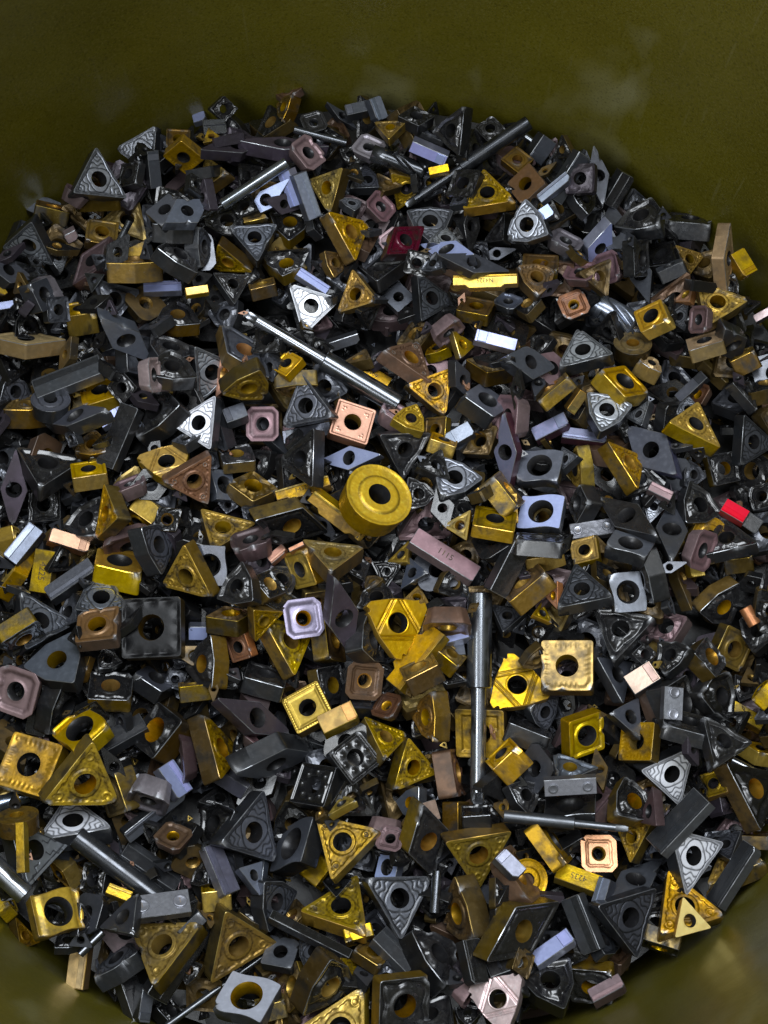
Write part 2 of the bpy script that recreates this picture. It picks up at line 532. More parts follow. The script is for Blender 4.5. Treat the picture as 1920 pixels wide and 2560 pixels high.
K S blackgold 8 840,1700 850,1430 1112,1400 95 | black square with bronze flank at the bottom
K T goldb 8 720,1460 340,1700 720,1900 330 | pale gold triangle cut by the bottom edge
K T golds 6 600,1280 770,1300 760,1560 270
K B graphb 7 840,1120 1020,1310 110 230 30
K W black 7 1010,1100 1300,1180 1230,1445 210
K W graph 6 360,1150 560,1180 400,1335 270
K S graph 6 130,1290 180,1140 350,1170 270
K B blackb 7 200,1010 640,1235 50 240 30
K W graph 6 150,830 335,880 180,1100 180
K S bronze 6 680,1220 760,1150 905,1240 270
K M steel 7 1170,760 1150,990 28 1 28 pin
K B blackb 8 1380,1170 1420,1400 95 180 30
K Eq mauvep 6 1290,1500 1362,1400 82 20
K Eq brown 6 1520,720 1640,920 100 50
K Es bronze 6 1245,350 1245,525 90 0
K B copperp 6 1120,340 1152,450 80 180 25
K F steeld 6 1330,380 1480,420 55
K S black 5 1000,1540 1230,1500 1240,1659 270
K T black 5 1440,1480 1600,1250 1659,1450 270
K Es olive 5 150,1600 230,1580 90 90
K C bronze 5 230,1400 330,1300 390,1480 270
K W black 5 1280,1560 1420,1560 1350,1659 270
K B black 6 1480,1340 1659,1270 80 270 25
K Es black 6 1330,480 1480,470 90 90
K P silverg 5 1190,690 1290,680 1250,760 270
K B graph 5 1430,860 1550,960 80 230 25
K P lavg 6 0,740 130,700 120,890 270
K Es gold 5 640,1130 760,1100 70 270
"""

# ------------------------------------------------------------------ materials
rng = random.Random(7)
nrng = np.random.RandomState(11)


class NT:
    def __init__(self, name):
        self.m = bpy.data.materials.new(name)
        self.m.use_nodes = True
        self.t = self.m.node_tree
        self.p = self.t.nodes['Principled BSDF']

    def n(self, kind, **kw):
        nd = self.t.nodes.new(kind)
        for k, v in kw.items():
            if k in nd.inputs:
                nd.inputs[k].default_value = v
            else:
                setattr(nd, k, v)
        return nd

    def l(self, a, b):
        self.t.links.new(a, b)

    def ramp(self, fac, stops):
        r = self.n('ShaderNodeValToRGB')
        el = r.color_ramp.elements
        while len(el) < len(stops):
            el.new(0.5)
        for e, (p, c) in zip(el, stops):
            e.position = p
            e.color = (c, c, c, 1) if not isinstance(c, tuple) else (*c, 1)
        self.l(fac, r.inputs['Fac'])
        return r.outputs['Color']

    def mix(self, fac, a, b, blend='MIX'):
        m = self.n('ShaderNodeMix', data_type='RGBA', blend_type=blend)
        for s, v in ((m.inputs[0], fac), (m.inputs[6], a), (m.inputs[7], b)):
            if isinstance(v, (int, float)):
                s.default_value = v
            elif isinstance(v, tuple):
                s.default_value = (*v, 1)
            else:
                self.l(v, s)
        return m.outputs[2]

    def math(self, op, a, b=0.0):
        m = self.n('ShaderNodeMath', operation=op)
        for s, v in ((m.inputs[0], a), (m.inputs[1], b)):
            if isinstance(v, (int, float)):
                s.default_value = v
            else:
                self.l(v, s)
        return m.outputs[0]


_mats = {}


def coat(name, col, metal=0.8, rough=0.4, groove=None, stain=0.35, stain_col=(0.012, 0.010, 0.008), dust=0.25, wear=0.25, wear_col=None, bump=0.12, spec=0.5, rvar=0.22, oil=0.0, vary=(0.62, 1.28)):
    """worn coated carbide: land / groove colours by the 'land' attribute, oily stains, bright rubbed patches, lint."""
    if name in _mats:
        return _mats[name]
    k = NT(name)
    tc = k.n('ShaderNodeTexCoord').outputs['Object']
    oi = k.n('ShaderNodeObjectInfo')
    off = k.n('ShaderNodeVectorMath', operation='SCALE')
    cmb = k.n('ShaderNodeCombineXYZ')
    for i in range(3):
        k.l(oi.outputs['Random'], cmb.inputs[i])
    k.l(cmb.outputs[0], off.inputs[0])
    off.inputs['Scale'].default_value = 3.0
    add = k.n('ShaderNodeVectorMath', operation='ADD')
    k.l(tc, add.inputs[0])
    k.l(off.outputs[0], add.inputs[1])
    v = add.outputs[0]

    def noise(scale, detail=4.0, r=0.55):
        nd = k.n('ShaderNodeTexNoise', Scale=scale, Detail=detail, Roughness=r)
        k.l(v, nd.inputs['Vector'])
        return nd.outputs['Fac']
    base = col
    if groove is not None:
        at = k.n('ShaderNodeAttribute', attribute_name='land')
        base = k.mix(at.outputs['Fac'], groove, col)
    wc = wear_col or tuple(min(0.9, c * 1.7 + 0.03) for c in col)
    n1, n2, n3 = noise(230.0), noise(900.0, 3.0), noise(2600.0, 2.0)
    w = k.ramp(n2, [(0.52, 0.0), (0.75, wear)])
    base = k.mix(w, base, wc)
    s = k.ramp(n1, [(0.36, min(0.9, stain * 1.5)), (0.58, 0.0)])
    base = k.mix(s, base, stain_col)
    ch = k.n('ShaderNodeAttribute', attribute_name='chip')
    base = k.mix(k.math('MULTIPLY', ch.outputs['Fac'], k.ramp(n2, [(0.38, 0.35), (0.55, 1.0)])), base, (0.24, 0.245, 0.26))
    # every piece has its own tone
    hv = k.n('ShaderNodeHueSaturation')
    vmap = k.n('ShaderNodeMapRange')
    k.l(oi.outputs['Random'], vmap.inputs['Value'])
    vmap.inputs['To Min'].default_value = vary[0]
    vmap.inputs['To Max'].default_value = vary[1]
    k.l(vmap.outputs[0], hv.inputs['Value'])
    r2 = k.math('FRACT', k.math('MULTIPLY', oi.outputs['Random'], 17.31))
    r3 = k.math('FRACT', k.math('MULTIPLY', oi.outputs['Random'], 43.7))
    k.l(k.math('ADD', k.math('MULTIPLY', r2, 0.024), 0.480), hv.inputs['Hue'])
    k.l(k.math('ADD', k.math('MULTIPLY', r3, 0.26), 0.90), hv.inputs['Saturation'])
    k.l(base, hv.inputs['Color'])
    base = hv.outputs['Color']
    d = k.ramp(n3, [(0.70, 0.0), (0.76, dust)])
    base = k.mix(d, base, (0.30, 0.31, 0.32))
    k.l(base, k.p.inputs['Base Color'])
    md = k.math('MULTIPLY', k.math('SUBTRACT', 1.0, d), metal)
    k.l(k.math('MULTIPLY', md, k.math('SUBTRACT', 1.0, k.math('MULTIPLY', s, 0.8))), k.p.inputs['Metallic'])
    rr = k.math('ADD', k.math('MULTIPLY', n2, rvar), rough - rvar / 2)
    rr = k.math('ADD', rr, k.math('MULTIPLY', s, 0.12))
    k.l(rr, k.p.inputs['Roughness'])
    k.p.inputs['Specular IOR Level'].default_value = spec
    if oil:
        k.p.inputs['Coat Weight'].default_value = oil
        k.p.inputs['Coat Roughness'].default_value = 0.16
    bp = k.n('ShaderNodeBump', Strength=bump, Distance=0.0002)
    k.l(n2, bp.inputs['Height'])
    k.l(bp.outputs[0], k.p.inputs['Normal'])
    _mats[name] = k.m
    return k.m


GD = (0.60, 0.40, 0.055)
BRZ = (0.20, 0.13, 0.035)
GRA = (0.060, 0.063, 0.072)
BLK = (0.011, 0.011, 0.012)


def M(n, *a, **kw):
    return coat(n, *a, **kw)


graph_flank = M('graphite_flank', (0.028, 0.030, 0.035), 0.5, 0.32, oil=0.3)
black_coat = M('black_coating', BLK, 0.2, 0.28, groove=(0.006, 0.006, 0.007), dust=0.28, stain=0.2, oil=0.5, bump=0.3, vary=(0.5, 1.9))
black_gloss = M('black_gloss_coating', BLK, 0.2, 0.24, groove=(0.006, 0.006, 0.007), dust=0.12, stain=0.1, bump=0.15, oil=0.6)
black_flank = M('black_flank', (0.011, 0.0115, 0.013), 0.3, 0.32, oil=0.3, vary=(0.5, 1.9))
gold_flank = M('gold_flank', (0.42, 0.285, 0.035), 0.8, 0.36, stain=0.55, bump=0.25)
bronze_flank = M('bronze_flank', (0.20, 0.135, 0.026), 0.75, 0.38, stain=0.7, bump=0.25, vary=(0.35, 1.3))
gold_bore = M('gold_bore', (0.45, 0.28, 0.035), 0.85, 0.35, stain=0.3)
worn_edge = M('worn_edge', (0.30, 0.31, 0.33), 0.85, 0.32, stain=0.6)
gold_edge = M('gold_edge', (0.70, 0.48, 0.10), 0.85, 0.34, stain=0.5)
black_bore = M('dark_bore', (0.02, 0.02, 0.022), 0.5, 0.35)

# scheme: (face, flank, bore, colour words)
SCH = {
    'silver': (M('silver_land_face', (0.42, 0.44, 0.49), 0.8, 0.38, groove=(0.022, 0.023, 0.028), stain=0.15, vary=(0.8, 1.15)), graph_flank, black_bore, 'silver and dark'),
    'silver_lit': (M('lit_silver_face', (0.86, 0.88, 0.96), 0.35, 0.42, groove=(0.022, 0.023, 0.028), stain=0.08, vary=(0.95, 1.15)), graph_flank, black_bore, 'bright silver'),  # same silver face, with the lamp's reflection painted in as a lighter colour
    'silverf': (M('flat_silver_face', (0.33, 0.35, 0.39), 0.8, 0.42, groove=(0.05, 0.05, 0.056), stain=0.1), graph_flank, black_bore, 'silver grey'),
    'graph': (M('graphite_face', (0.115, 0.122, 0.15), 0.7, 0.36, groove=(0.016, 0.017, 0.02), stain=0.2, oil=0.25, vary=(0.5, 1.35)), graph_flank, black_bore, 'graphite'),
    'graphs': (M('grey_lustre_face', (0.24, 0.255, 0.30), 0.7, 0.34, groove=(0.035, 0.037, 0.044), stain=0.15), graph_flank, black_bore, 'lustrous grey'),
    'graphb': (M('graphite_bar_face', (0.042, 0.045, 0.052), 0.5, 0.31, stain=0.3, oil=0.3, bump=0.25, vary=(0.4, 1.4)), M('graphite_bar_flank', (0.11, 0.117, 0.13), 0.6, 0.34, vary=(0.4, 1.4)), black_bore, 'graphite'),
    'graphgold': (M('graphite_dotted_face', (0.10, 0.106, 0.128), 0.6, 0.36, groove=(0.03, 0.031, 0.037)), bronze_flank, M('copper_bore', (0.5, 0.22, 0.05), 0.8, 0.35), 'graphite'),
    'slate': (M('slate_face', (0.20, 0.225, 0.28), 0.75, 0.36, groove=(0.04, 0.043, 0.055), stain=0.12), graph_flank, gold_bore, 'slate blue'),
    'bluegraph': (M('blue_graphite_face', (0.085, 0.095, 0.14), 0.6, 0.34), graph_flank, black_bore, 'blue-black'),
    'black': (black_coat, black_flank, black_bore, 'black'),
    'blackb': (black_gloss, black_flank, black_bore, 'glossy black'),
    'blackm': (M('black_matte_coating', (0.010, 0.010, 0.011), 0.1, 0.33, groove=(0.006, 0.006, 0.007), dust=0.12, stain=0.1, bump=0.15, spec=0.16), bronze_flank, M('dark_gold_bore', (0.16, 0.11, 0.02), 0.7, 0.4), 'black'),
    'blackgold': (black_coat, bronze_flank, gold_bore, 'black and gold'),
    'gold': (M('gold_face', (0.52, 0.345, 0.038), 0.7, 0.38, groove=(0.17, 0.112, 0.016), stain=0.5, bump=0.35, vary=(0.55, 1.25)), gold_flank, black_bore, 'gold'),
    'goldb': (M('bright_gold_face', (0.66, 0.445, 0.05), 0.75, 0.34, groove=(0.30, 0.195, 0.026), stain=0.3, bump=0.3, vary=(0.62, 1.2)), M('bright_gold_flank', (0.56, 0.385, 0.045), 0.8, 0.36, stain=0.4, bump=0.25), black_bore, 'bright gold'),
    'golds': (M('stained_gold_face', (0.52, 0.35, 0.048), 0.7, 0.40, groove=(0.14, 0.088, 0.015), stain=0.6, wear=0.45, bump=0.35), bronze_flank, gold_bore, 'stained gold'),
    'goldr': (M('round_gold_face', (0.68, 0.46, 0.045), 0.65, 0.40, groove=(0.07, 0.046, 0.012), stain=0.25, bump=0.4, wear=0.4, vary=(0.95, 1.0)), M('round_gold_flank', (0.40, 0.265, 0.026), 0.75, 0.40, stain=0.5, bump=0.35, vary=(0.95, 1.0)), black_bore, 'gold'),
    'goldp': (M('pale_yellow_face', (0.86, 0.68, 0.22), 0.6, 0.40, groove=(0.5, 0.36, 0.08), stain=0.1, vary=(0.98, 1.1)), M('pale_yellow_flank', (0.42, 0.32, 0.09), 0.6, 0.42), black_bore, 'pale gold'),
    'goldt': (M('orange_gold_face', (0.78, 0.46, 0.11), 0.8, 0.38), gold_flank, black_bore, 'orange gold'),
    'goldbead': (M('pale_gold_face', (0.50, 0.35, 0.10), 0.8, 0.36, groove=(0.25, 0.17, 0.045), stain=0.2), bronze_flank, black_bore, 'antique gold'),
    'olive': (M('olive_gold_face', (0.34, 0.24, 0.045), 0.7, 0.44, groove=(0.14, 0.095, 0.02), stain=0.5), bronze_flank, gold_bore, 'olive gold'),
    'bronze': (M('bronze_face', BRZ, 0.65, 0.44, groove=(0.08, 0.052, 0.016), stain=0.55), M('bronze_dark_flank', (0.155, 0.103, 0.02), 0.75, 0.38, stain=0.7, bump=0.25, vary=(0.35, 1.35)), gold_bore, 'bronze'),
    'brown': (M('brown_face', (0.17, 0.095, 0.045), 0.55, 0.38, groove=(0.075, 0.038, 0.018), stain=0.3), M('brown_flank', (0.13, 0.08, 0.05), 0.5, 0.42), gold_bore, 'brown'),
    'tan': (M('tan_face', (0.48, 0.36, 0.19), 0.7, 0.46, stain=0.3), M('tan_flank', (0.3, 0.21, 0.09), 0.7, 0.45), black_bore, 'tan'),
    'copper': (M('copper_face', (0.60, 0.325, 0.19), 0.7, 0.40, groove=(0.40, 0.20, 0.11), stain=0.12), M('copper_flank', (0.5, 0.26, 0.12), 0.8, 0.4), gold_bore, 'copper'),
    'copperd': (M('dull_copper_face', (0.42, 0.23, 0.12), 0.75, 0.40, groove=(0.2, 0.1, 0.05)), M('dull_copper_flank', (0.34, 0.17, 0.06), 0.8, 0.42), black_bore, 'dull copper'),
    'copperp': (M('pale_copper_face', (0.29, 0.21, 0.165), 0.8, 0.42, stain=0.2), graph_flank, black_bore, 'pale copper'),
    'pink': (M('pink_face', (0.68, 0.52, 0.52), 0.75, 0.42), M('pink_flank', (0.25, 0.2, 0.2), 0.6, 0.42), black_bore, 'pinkish'),
    'mauve': (M('mauve_face', (0.225, 0.135, 0.145), 0.6, 0.44, groove=(0.10, 0.065, 0.068), stain=0.2), M('mauve_flank', (0.15, 0.105, 0.105), 0.5, 0.44), black_bore, 'mauve'),
    'mauvep': (M('pink_mauve_face', (0.37, 0.255, 0.265), 0.6, 0.42, groove=(0.15, 0.10, 0.105), stain=0.2), M('pink_mauve_flank', (0.2, 0.14, 0.14), 0.5, 0.44), black_bore, 'pink-mauve'),
    'mauves': (M('silver_mauve_face', (0.30, 0.275, 0.315), 0.65, 0.36, groove=(0.13, 0.115, 0.13), stain=0.2), M('silver_mauve_flank', (0.16, 0.145, 0.16), 0.5, 0.42), black_bore, 'silver-mauve'),
    'mauved': (M('dark_mauve_face', (0.10, 0.066, 0.07), 0.5, 0.42), M('dark_mauve_flank', (0.08, 0.05, 0.052), 0.5, 0.44), black_bore, 'dark mauve'),
    'lilac': (M('lilac_face', (0.32, 0.285, 0.39), 0.6, 0.38, groove=(0.17, 0.15, 0.21), stain=0.15), M('lilac_flank', (0.16, 0.14, 0.18), 0.5, 0.42), gold_bore, 'lilac'),
    'purple': (M('purple_black_face', (0.085, 0.068, 0.088), 0.55, 0.38, groove=(0.03, 0.026, 0.034)), M('purple_black_flank', (0.05, 0.04, 0.055), 0.5, 0.38), black_bore, 'dark purple'),
    'purpled': (M('violet_graphite_face', (0.10, 0.098, 0.14), 0.6, 0.35), M('violet_graphite_flank', (0.35, 0.35, 0.42), 0.7, 0.35), black_bore, 'violet-grey'),
    'lav': (M('lavender_face', (0.32, 0.335, 0.58), 0.5, 0.40, stain=0.08, wear=0.12), M('lavender_flank', (0.42, 0.43, 0.56), 0.8, 0.35, stain=0.1), black_bore, 'lavender'),
    'lavb': (M('pale_blue_face', (0.38, 0.44, 0.70), 0.45, 0.42, stain=0.10, wear=0.15, groove=(0.3, 0.34, 0.5)), M('blue_graphite_flank', (0.11, 0.12, 0.155), 0.6, 0.38), black_bore, 'pale blue'),
    'lavs': (M('pale_grey_face', (0.34, 0.36, 0.42), 0.45, 0.44, stain=0.15, wear=0.15, groove=(0.2, 0.21, 0.25)), M('blue_graphite_flank', (0.11, 0.12, 0.155), 0.6, 0.38), gold_bore, 'pale grey'),
    'lavw': (M('white_lavender_face', (0.36, 0.37, 0.47), 0.8, 0.36, stain=0.2), M('blue_graphite_flank', (0.11, 0.12, 0.155), 0.6, 0.38), black_bore, 'whitish lavender'),
    'lavg': (M('grey_blue_face', (0.24, 0.265, 0.335), 0.75, 0.38, stain=0.15), M('blue_graphite_flank', (0.11, 0.12, 0.155), 0.6, 0.38), black_bore, 'grey-blue'),
    'lavgr': (M('graphite_face', (0.15, 0.157, 0.182)), M('lavender_rim_flank', (0.20, 0.205, 0.34), 0.8, 0.36), black_bore, 'lavender-edged graphite'),
    'lavp': (M('violet_blue_face', (0.17, 0.18, 0.275), 0.75, 0.36, wear=0.25, wear_col=(0.22, 0.13, 0.2), stain=0.12), M('magenta_flank', (0.11, 0.045, 0.06), 0.7, 0.38), black_bore, 'violet-blue'),
    'darkred': (M('dark_red_face', (0.085, 0.008, 0.014), 0.25, 0.26, groove=(0.03, 0.004, 0.007), stain=0.6, oil=0.4), M('dark_red_flank', (0.028, 0.012, 0.013), 0.3, 0.32, oil=0.3), black_bore, 'dark red'),
    'red': (M('red_paint_face', (0.58, 0.008, 0.012), 0.0, 0.7, stain=0.12, dust=0.0, wear=0.0, spec=0.15, vary=(1.0, 1.0)), M('red_paint_flank', (0.35, 0.015, 0.015), 0.0, 0.5), black_bore, 'bright red'),
    'steel': (M('ground_steel', (0.16, 0.168, 0.185), 0.97, 0.20, stain=0.12, bump=0.004, wear=0.0, dust=0.0, rvar=0.03), M('ground_steel_side', (0.19, 0.2, 0.22), 0.97, 0.22, stain=0.15, bump=0.004, wear=0.0, dust=0.0, rvar=0.03), black_bore, 'steel'),
    'steelp': (M('polished_steel', (0.27, 0.285, 0.31), 0.97, 0.20, stain=0.1, bump=0.004, wear=0.0, dust=0.0, rvar=0.04), M('polished_steel_neck', (0.21, 0.22, 0.24), 0.97, 0.22, stain=0.15, bump=0.004, wear=0.0, dust=0.0, rvar=0.04), black_bore, 'polished steel'),
    'steelg': (M('grey_steel', (0.10, 0.105, 0.118), 0.85, 0.34, stain=0.2, bump=0.02, rvar=0.05), M('grey_steel', (0.27, 0.285, 0.31)), black_bore, 'grey steel'),
    'steeld': (M('dark_steel', (0.085, 0.09, 0.10), 0.9, 0.22, stain=0.25, bump=0.004, wear=0.0, dust=0.0, rvar=0.03), M('dark_steel', (0.15,) * 3), black_bore, 'dark steel'),
    'steelb': (M('blue_steel', (0.17, 0.19, 0.235), 0.9, 0.24, stain=0.2, bump=0.004, wear=0.0, dust=0.0, rvar=0.03), M('blue_steel', (0.17,) * 3), black_bore, 'blued steel'),
    'silverg': (M('grey_tag_face', (0.24, 0.245, 0.28), 0.6, 0.28, groove=(0.06, 0.06, 0.07), stain=0.25, bump=0.4), M('grey_tag_flank', (0.08, 0.08, 0.09), 0.5, 0.35), black_bore, 'grey'),
}
ink = M('dark_marking', (0.05, 0.037, 0.018), 0.2, 0.6, stain=0.1, wear=0.7, wear_col=(0.3, 0.21, 0.06))
ink_pale = M('pale_marking', (0.22, 0.19, 0.16), 0.3, 0.5)


def plastic():
    k = NT('olive_plastic')
    tc = k.n('ShaderNodeTexCoord').outputs['Object']

    def noise(scale, detail=4.0, vec=tc, dist=0.0):
        nd = k.n('ShaderNodeTexNoise', Scale=scale, Detail=detail, Distortion=dist)
        k.l(vec, nd.inputs['Vector'])
        return nd.outputs['Fac']

    def mapped(rot, scl):
        mp = k.n('ShaderNodeMapping')
        mp.inputs['Scale'].default_value = scl
        mp.inputs['Rotation'].default_value = rot
        k.l(tc, mp.inputs['Vector'])
        return mp.outputs[0]
    n1, n2, n3 = noise(11.0, 3.0), noise(60.0), noise(1500.0, 2.0)
    sm_ = noise(34.0, 3.0, mapped((0.5, 0.6, 0.2), (1, 1, 0.5)), 0.4)
    base = k.mix(k.ramp(n1, [(0.35, 0.0), (0.65, 1.0)]), (0.088, 0.075, 0.0045), (0.138, 0.119, 0.009))
    sheen_scuff = k.ramp(sm_, [(0.60, 0.0), (0.74, 0.5)])                    # soft wall reflections painted as lighter patches, along with rubbed scuffs
    base = k.mix(sheen_scuff, base, (0.30, 0.29, 0.16))
    # hairline scratches, three directions
    scr = None
    for rot, seed in (((0.3, 0.7, 0.0), 1.0), ((1.1, -0.4, 0.5), 2.2), ((-0.5, 0.2, 1.3), 3.1)):
        v = noise(420.0 * (0.8 + 0.1 * seed), 1.0, mapped(rot, (1, 1, 0.03)))
        v = k.ramp(v, [(0.73, 0.0), (0.77, 0.16)])
        scr = v if scr is None else k.math('MAXIMUM', scr, v)
    scr = k.math('MULTIPLY', scr, k.ramp(noise(22.0, 2.0), [(0.45, 0.0), (0.6, 1.0)]))
    base = k.mix(scr, base, (0.26, 0.25, 0.13))
    base = k.mix(k.ramp(n3, [(0.55, 0.0), (0.70, 0.4)]), base, (0.19, 0.175, 0.05))
    base = k.mix(k.ramp(n3, [(0.30, 0.45), (0.45, 0.0)]), base, (0.03, 0.026, 0.002))
    k.l(base, k.p.inputs['Base Color'])
    rr = k.math('ADD', k.math('MULTIPLY', n2, 0.18), 0.25)
    k.l(k.math('ADD', rr, k.math('MULTIPLY', sheen_scuff, 0.2)), k.p.inputs['Roughness'])
    bp = k.n('ShaderNodeBump', Strength=0.3, Distance=0.003)
    k.l(k.math('ADD', k.math('MULTIPLY', n2, 0.35), k.math('MULTIPLY', n1, 2.5)), bp.inputs['Height'])
    bp2 = k.n('ShaderNodeBump', Strength=0.25, Distance=0.0002)
    k.l(k.math('SUBTRACT', n3, scr), bp2.inputs['Height'])
    k.l(bp.outputs[0], bp2.inputs['Normal'])
    k.l(bp2.outputs[0], k.p.inputs['Normal'])
    return k.m


# ------------------------------------------------------------------ outlines (mm, y up, counter-clockwise)
def rounded(verts, r, n):
    """polygon with rounded corners, resampled to n points, equal arc length"""
    out = []
    m = len(verts)
    V = [np.array(v, float) for v in verts]
    for i in range(m):
        a, b, c = V[i - 1], V[i], V[(i + 1) % m]
        u, w = (a - b), (c - b)
        lu, lw = np.linalg.norm(u), np.linalg.norm(w)
        u, w = u / lu, w / lw
        ang = math.acos(max(-1, min(1, float(u @ w))))
        cut = min(r / math.tan(ang / 2), 0.45 * lu, 0.45 * lw)
        p0, p1 = b + u * cut, b + w * cut
        for s in np.linspace(0, 1, 6):
            out.append((1 - s) ** 2 * p0 + 2 * s * (1 - s) * b + s * s * p1)
    P = np.array(out + [out[0]])
    d = np.r_[0, np.cumsum(np.linalg.norm(np.diff(P, axis=0), axis=1))]
    t = np.linspace(0, d[-1], n, endpoint=False)
    return np.c_[np.interp(t, d, P[:, 0]), np.interp(t, d, P[:, 1])]


def polar(lst):
    return [(r * math.cos(math.radians(a)), r * math.sin(math.radians(a))) for a, r in lst]


def rhomb(ac, ob):
    return [(ac, 0), (0, ob), (-ac, 0), (0, -ob)]


H3 = []
for k_ in range(3):
    b_ = 120 * k_
    H3 += [(b_ - 52, 5.75), (b_ - 26, 6.5), (b_ - 7, 8.3), (b_ + 4, 8.6), (b_ + 6, 7.5), (b_ + 10, 7.3), (b_ + 13, 7.9), (b_ + 18, 7.0), (b_ + 40, 5.9)]


def wavy_square(n):
    P = rounded([(6, 5), (-6, 5), (-6, -5), (6, -5)], 0.5, n)
    w = 0.45 * np.sin(P[:, 0] / 6.0 * math.pi * 0.9 + 0.4)
    P[:, 1] += w * (np.abs(P[:, 1]) / 5.0)
    return P


# kind: (outline fn, hole radius, thickness, bottom scale, apothem for edge poses, side length, name, model points)
KINDS = {
    'T': (lambda n: rounded(polar([(90, 9.53), (210, 9.53), (330, 9.53)]), 0.8, n), 2.1, 4.3, 1.0, 4.76, 16.0, 'triangular_insert', polar([(90, 9.2), (210, 9.2), (330, 9.2)])),
    'P': (lambda n: rounded(polar([(90, 6.35), (210, 6.35), (330, 6.35)]), 0.4, n), 1.35, 2.6, 0.88, 3.17, 10.5, 'small_triangular_insert', polar([(90, 6.2), (210, 6.2), (330, 6.2)])),
    'W': (lambda n: rounded(polar([(90, 7.41), (150, 4.95), (210, 7.41), (270, 4.95), (330, 7.41), (30, 4.95)]), 0.8, n), 1.95, 4.3, 1.0, 4.7, 12.5, 'trigon_insert', polar([(90, 7.1), (210, 7.1), (330, 7.1)])),
    'C': (lambda n: rounded(rhomb(7.39, 6.2), 0.8, n), 2.0, 4.76, 1.0, 4.7, 9.2, 'rhombic_insert', [(7.1, 0), (0, 6.0), (-7.1, 0)]),
    'D': (lambda n: rounded(rhomb(10.3, 5.36), 0.6, n), 2.0, 4.2, 1.0, 4.7, 11.0, 'diamond_insert', [(10.0, 0), (0, 5.2), (-10.0, 0)]),
    'V': (lambda n: rounded(rhomb(10.56, 3.33), 0.3, n), 1.55, 3.2, 0.93, 3.2, 10.8, 'slim_rhombic_insert', [(10.3, 0), (0, 3.2), (-10.3, 0)]),
    'S': (lambda n: rounded([(6.35, 6.35), (-6.35, 6.35), (-6.35, -6.35), (6.35, -6.35)], 0.8, n), 2.6, 4.76, 1.0, 6.35, 12.2, 'square_insert', [(-6.2, -6.2), (-6.2, 6.2), (6.2, 6.2)]),
    'Q': (lambda n: rounded([(6.35, 4.3), (4.3, 6.35), (-4.3, 6.35), (-6.35, 4.3), (-6.35, -4.3), (-4.3, -6.35), (4.3, -6.35), (6.35, -4.3)], 0.5, n), 2.0, 4.6, 0.80, 6.0, 9.0, 'milling_insert', [(-6.35, -6.35), (-6.35, 6.35), (6.35, 6.35)]),
    'A': (wavy_square, 2.75, 4.2, 0.94, 5.0, 12.0, 'curved_square_insert', [(-6, -5), (-6, 5), (6, 5)]),
    'H': (lambda n: rounded(polar(H3), 0.15, n), 2.25, 3.6, 0.95, 5.0, 12.0, 'threading_insert', polar([(0, 8.6), (120, 8.6), (240, 8.6)])),
    'R': (lambda n: rounded(polar([(a, 10.0) for a in range(0, 360, 15)]), 4.0, n), 3.1, 8.4, 0.92, 10.0, 18.0, 'round_insert', [(10, 0), (0, 10.0)]),
}
KINDS['Qo'] = KINDS['Q']


def sm(e0, e1, x):
    t = np.clip((x - e0) / (e1 - e0), 0, 1)
    return t * t * (3 - 2 * t)


def band(x, c, w):
    return np.exp(-((x - c) / w) ** 2)


def edge_dist(x, y, O):
    """distance from points to the outline (polyline)"""
    A = O
    B = np.roll(O, -1, axis=0)
    p = np.stack([x, y], -1)[:, None, :]
    ab = (B - A)[None]
    t = np.clip(((p - A[None]) * ab).sum(-1) / np.maximum((ab ** 2).sum(-1), 1e-9), 0, 1)
    q = A[None] + ab * t[..., None]
    return np.sqrt(((p - q) ** 2).sum(-1)).min(1)


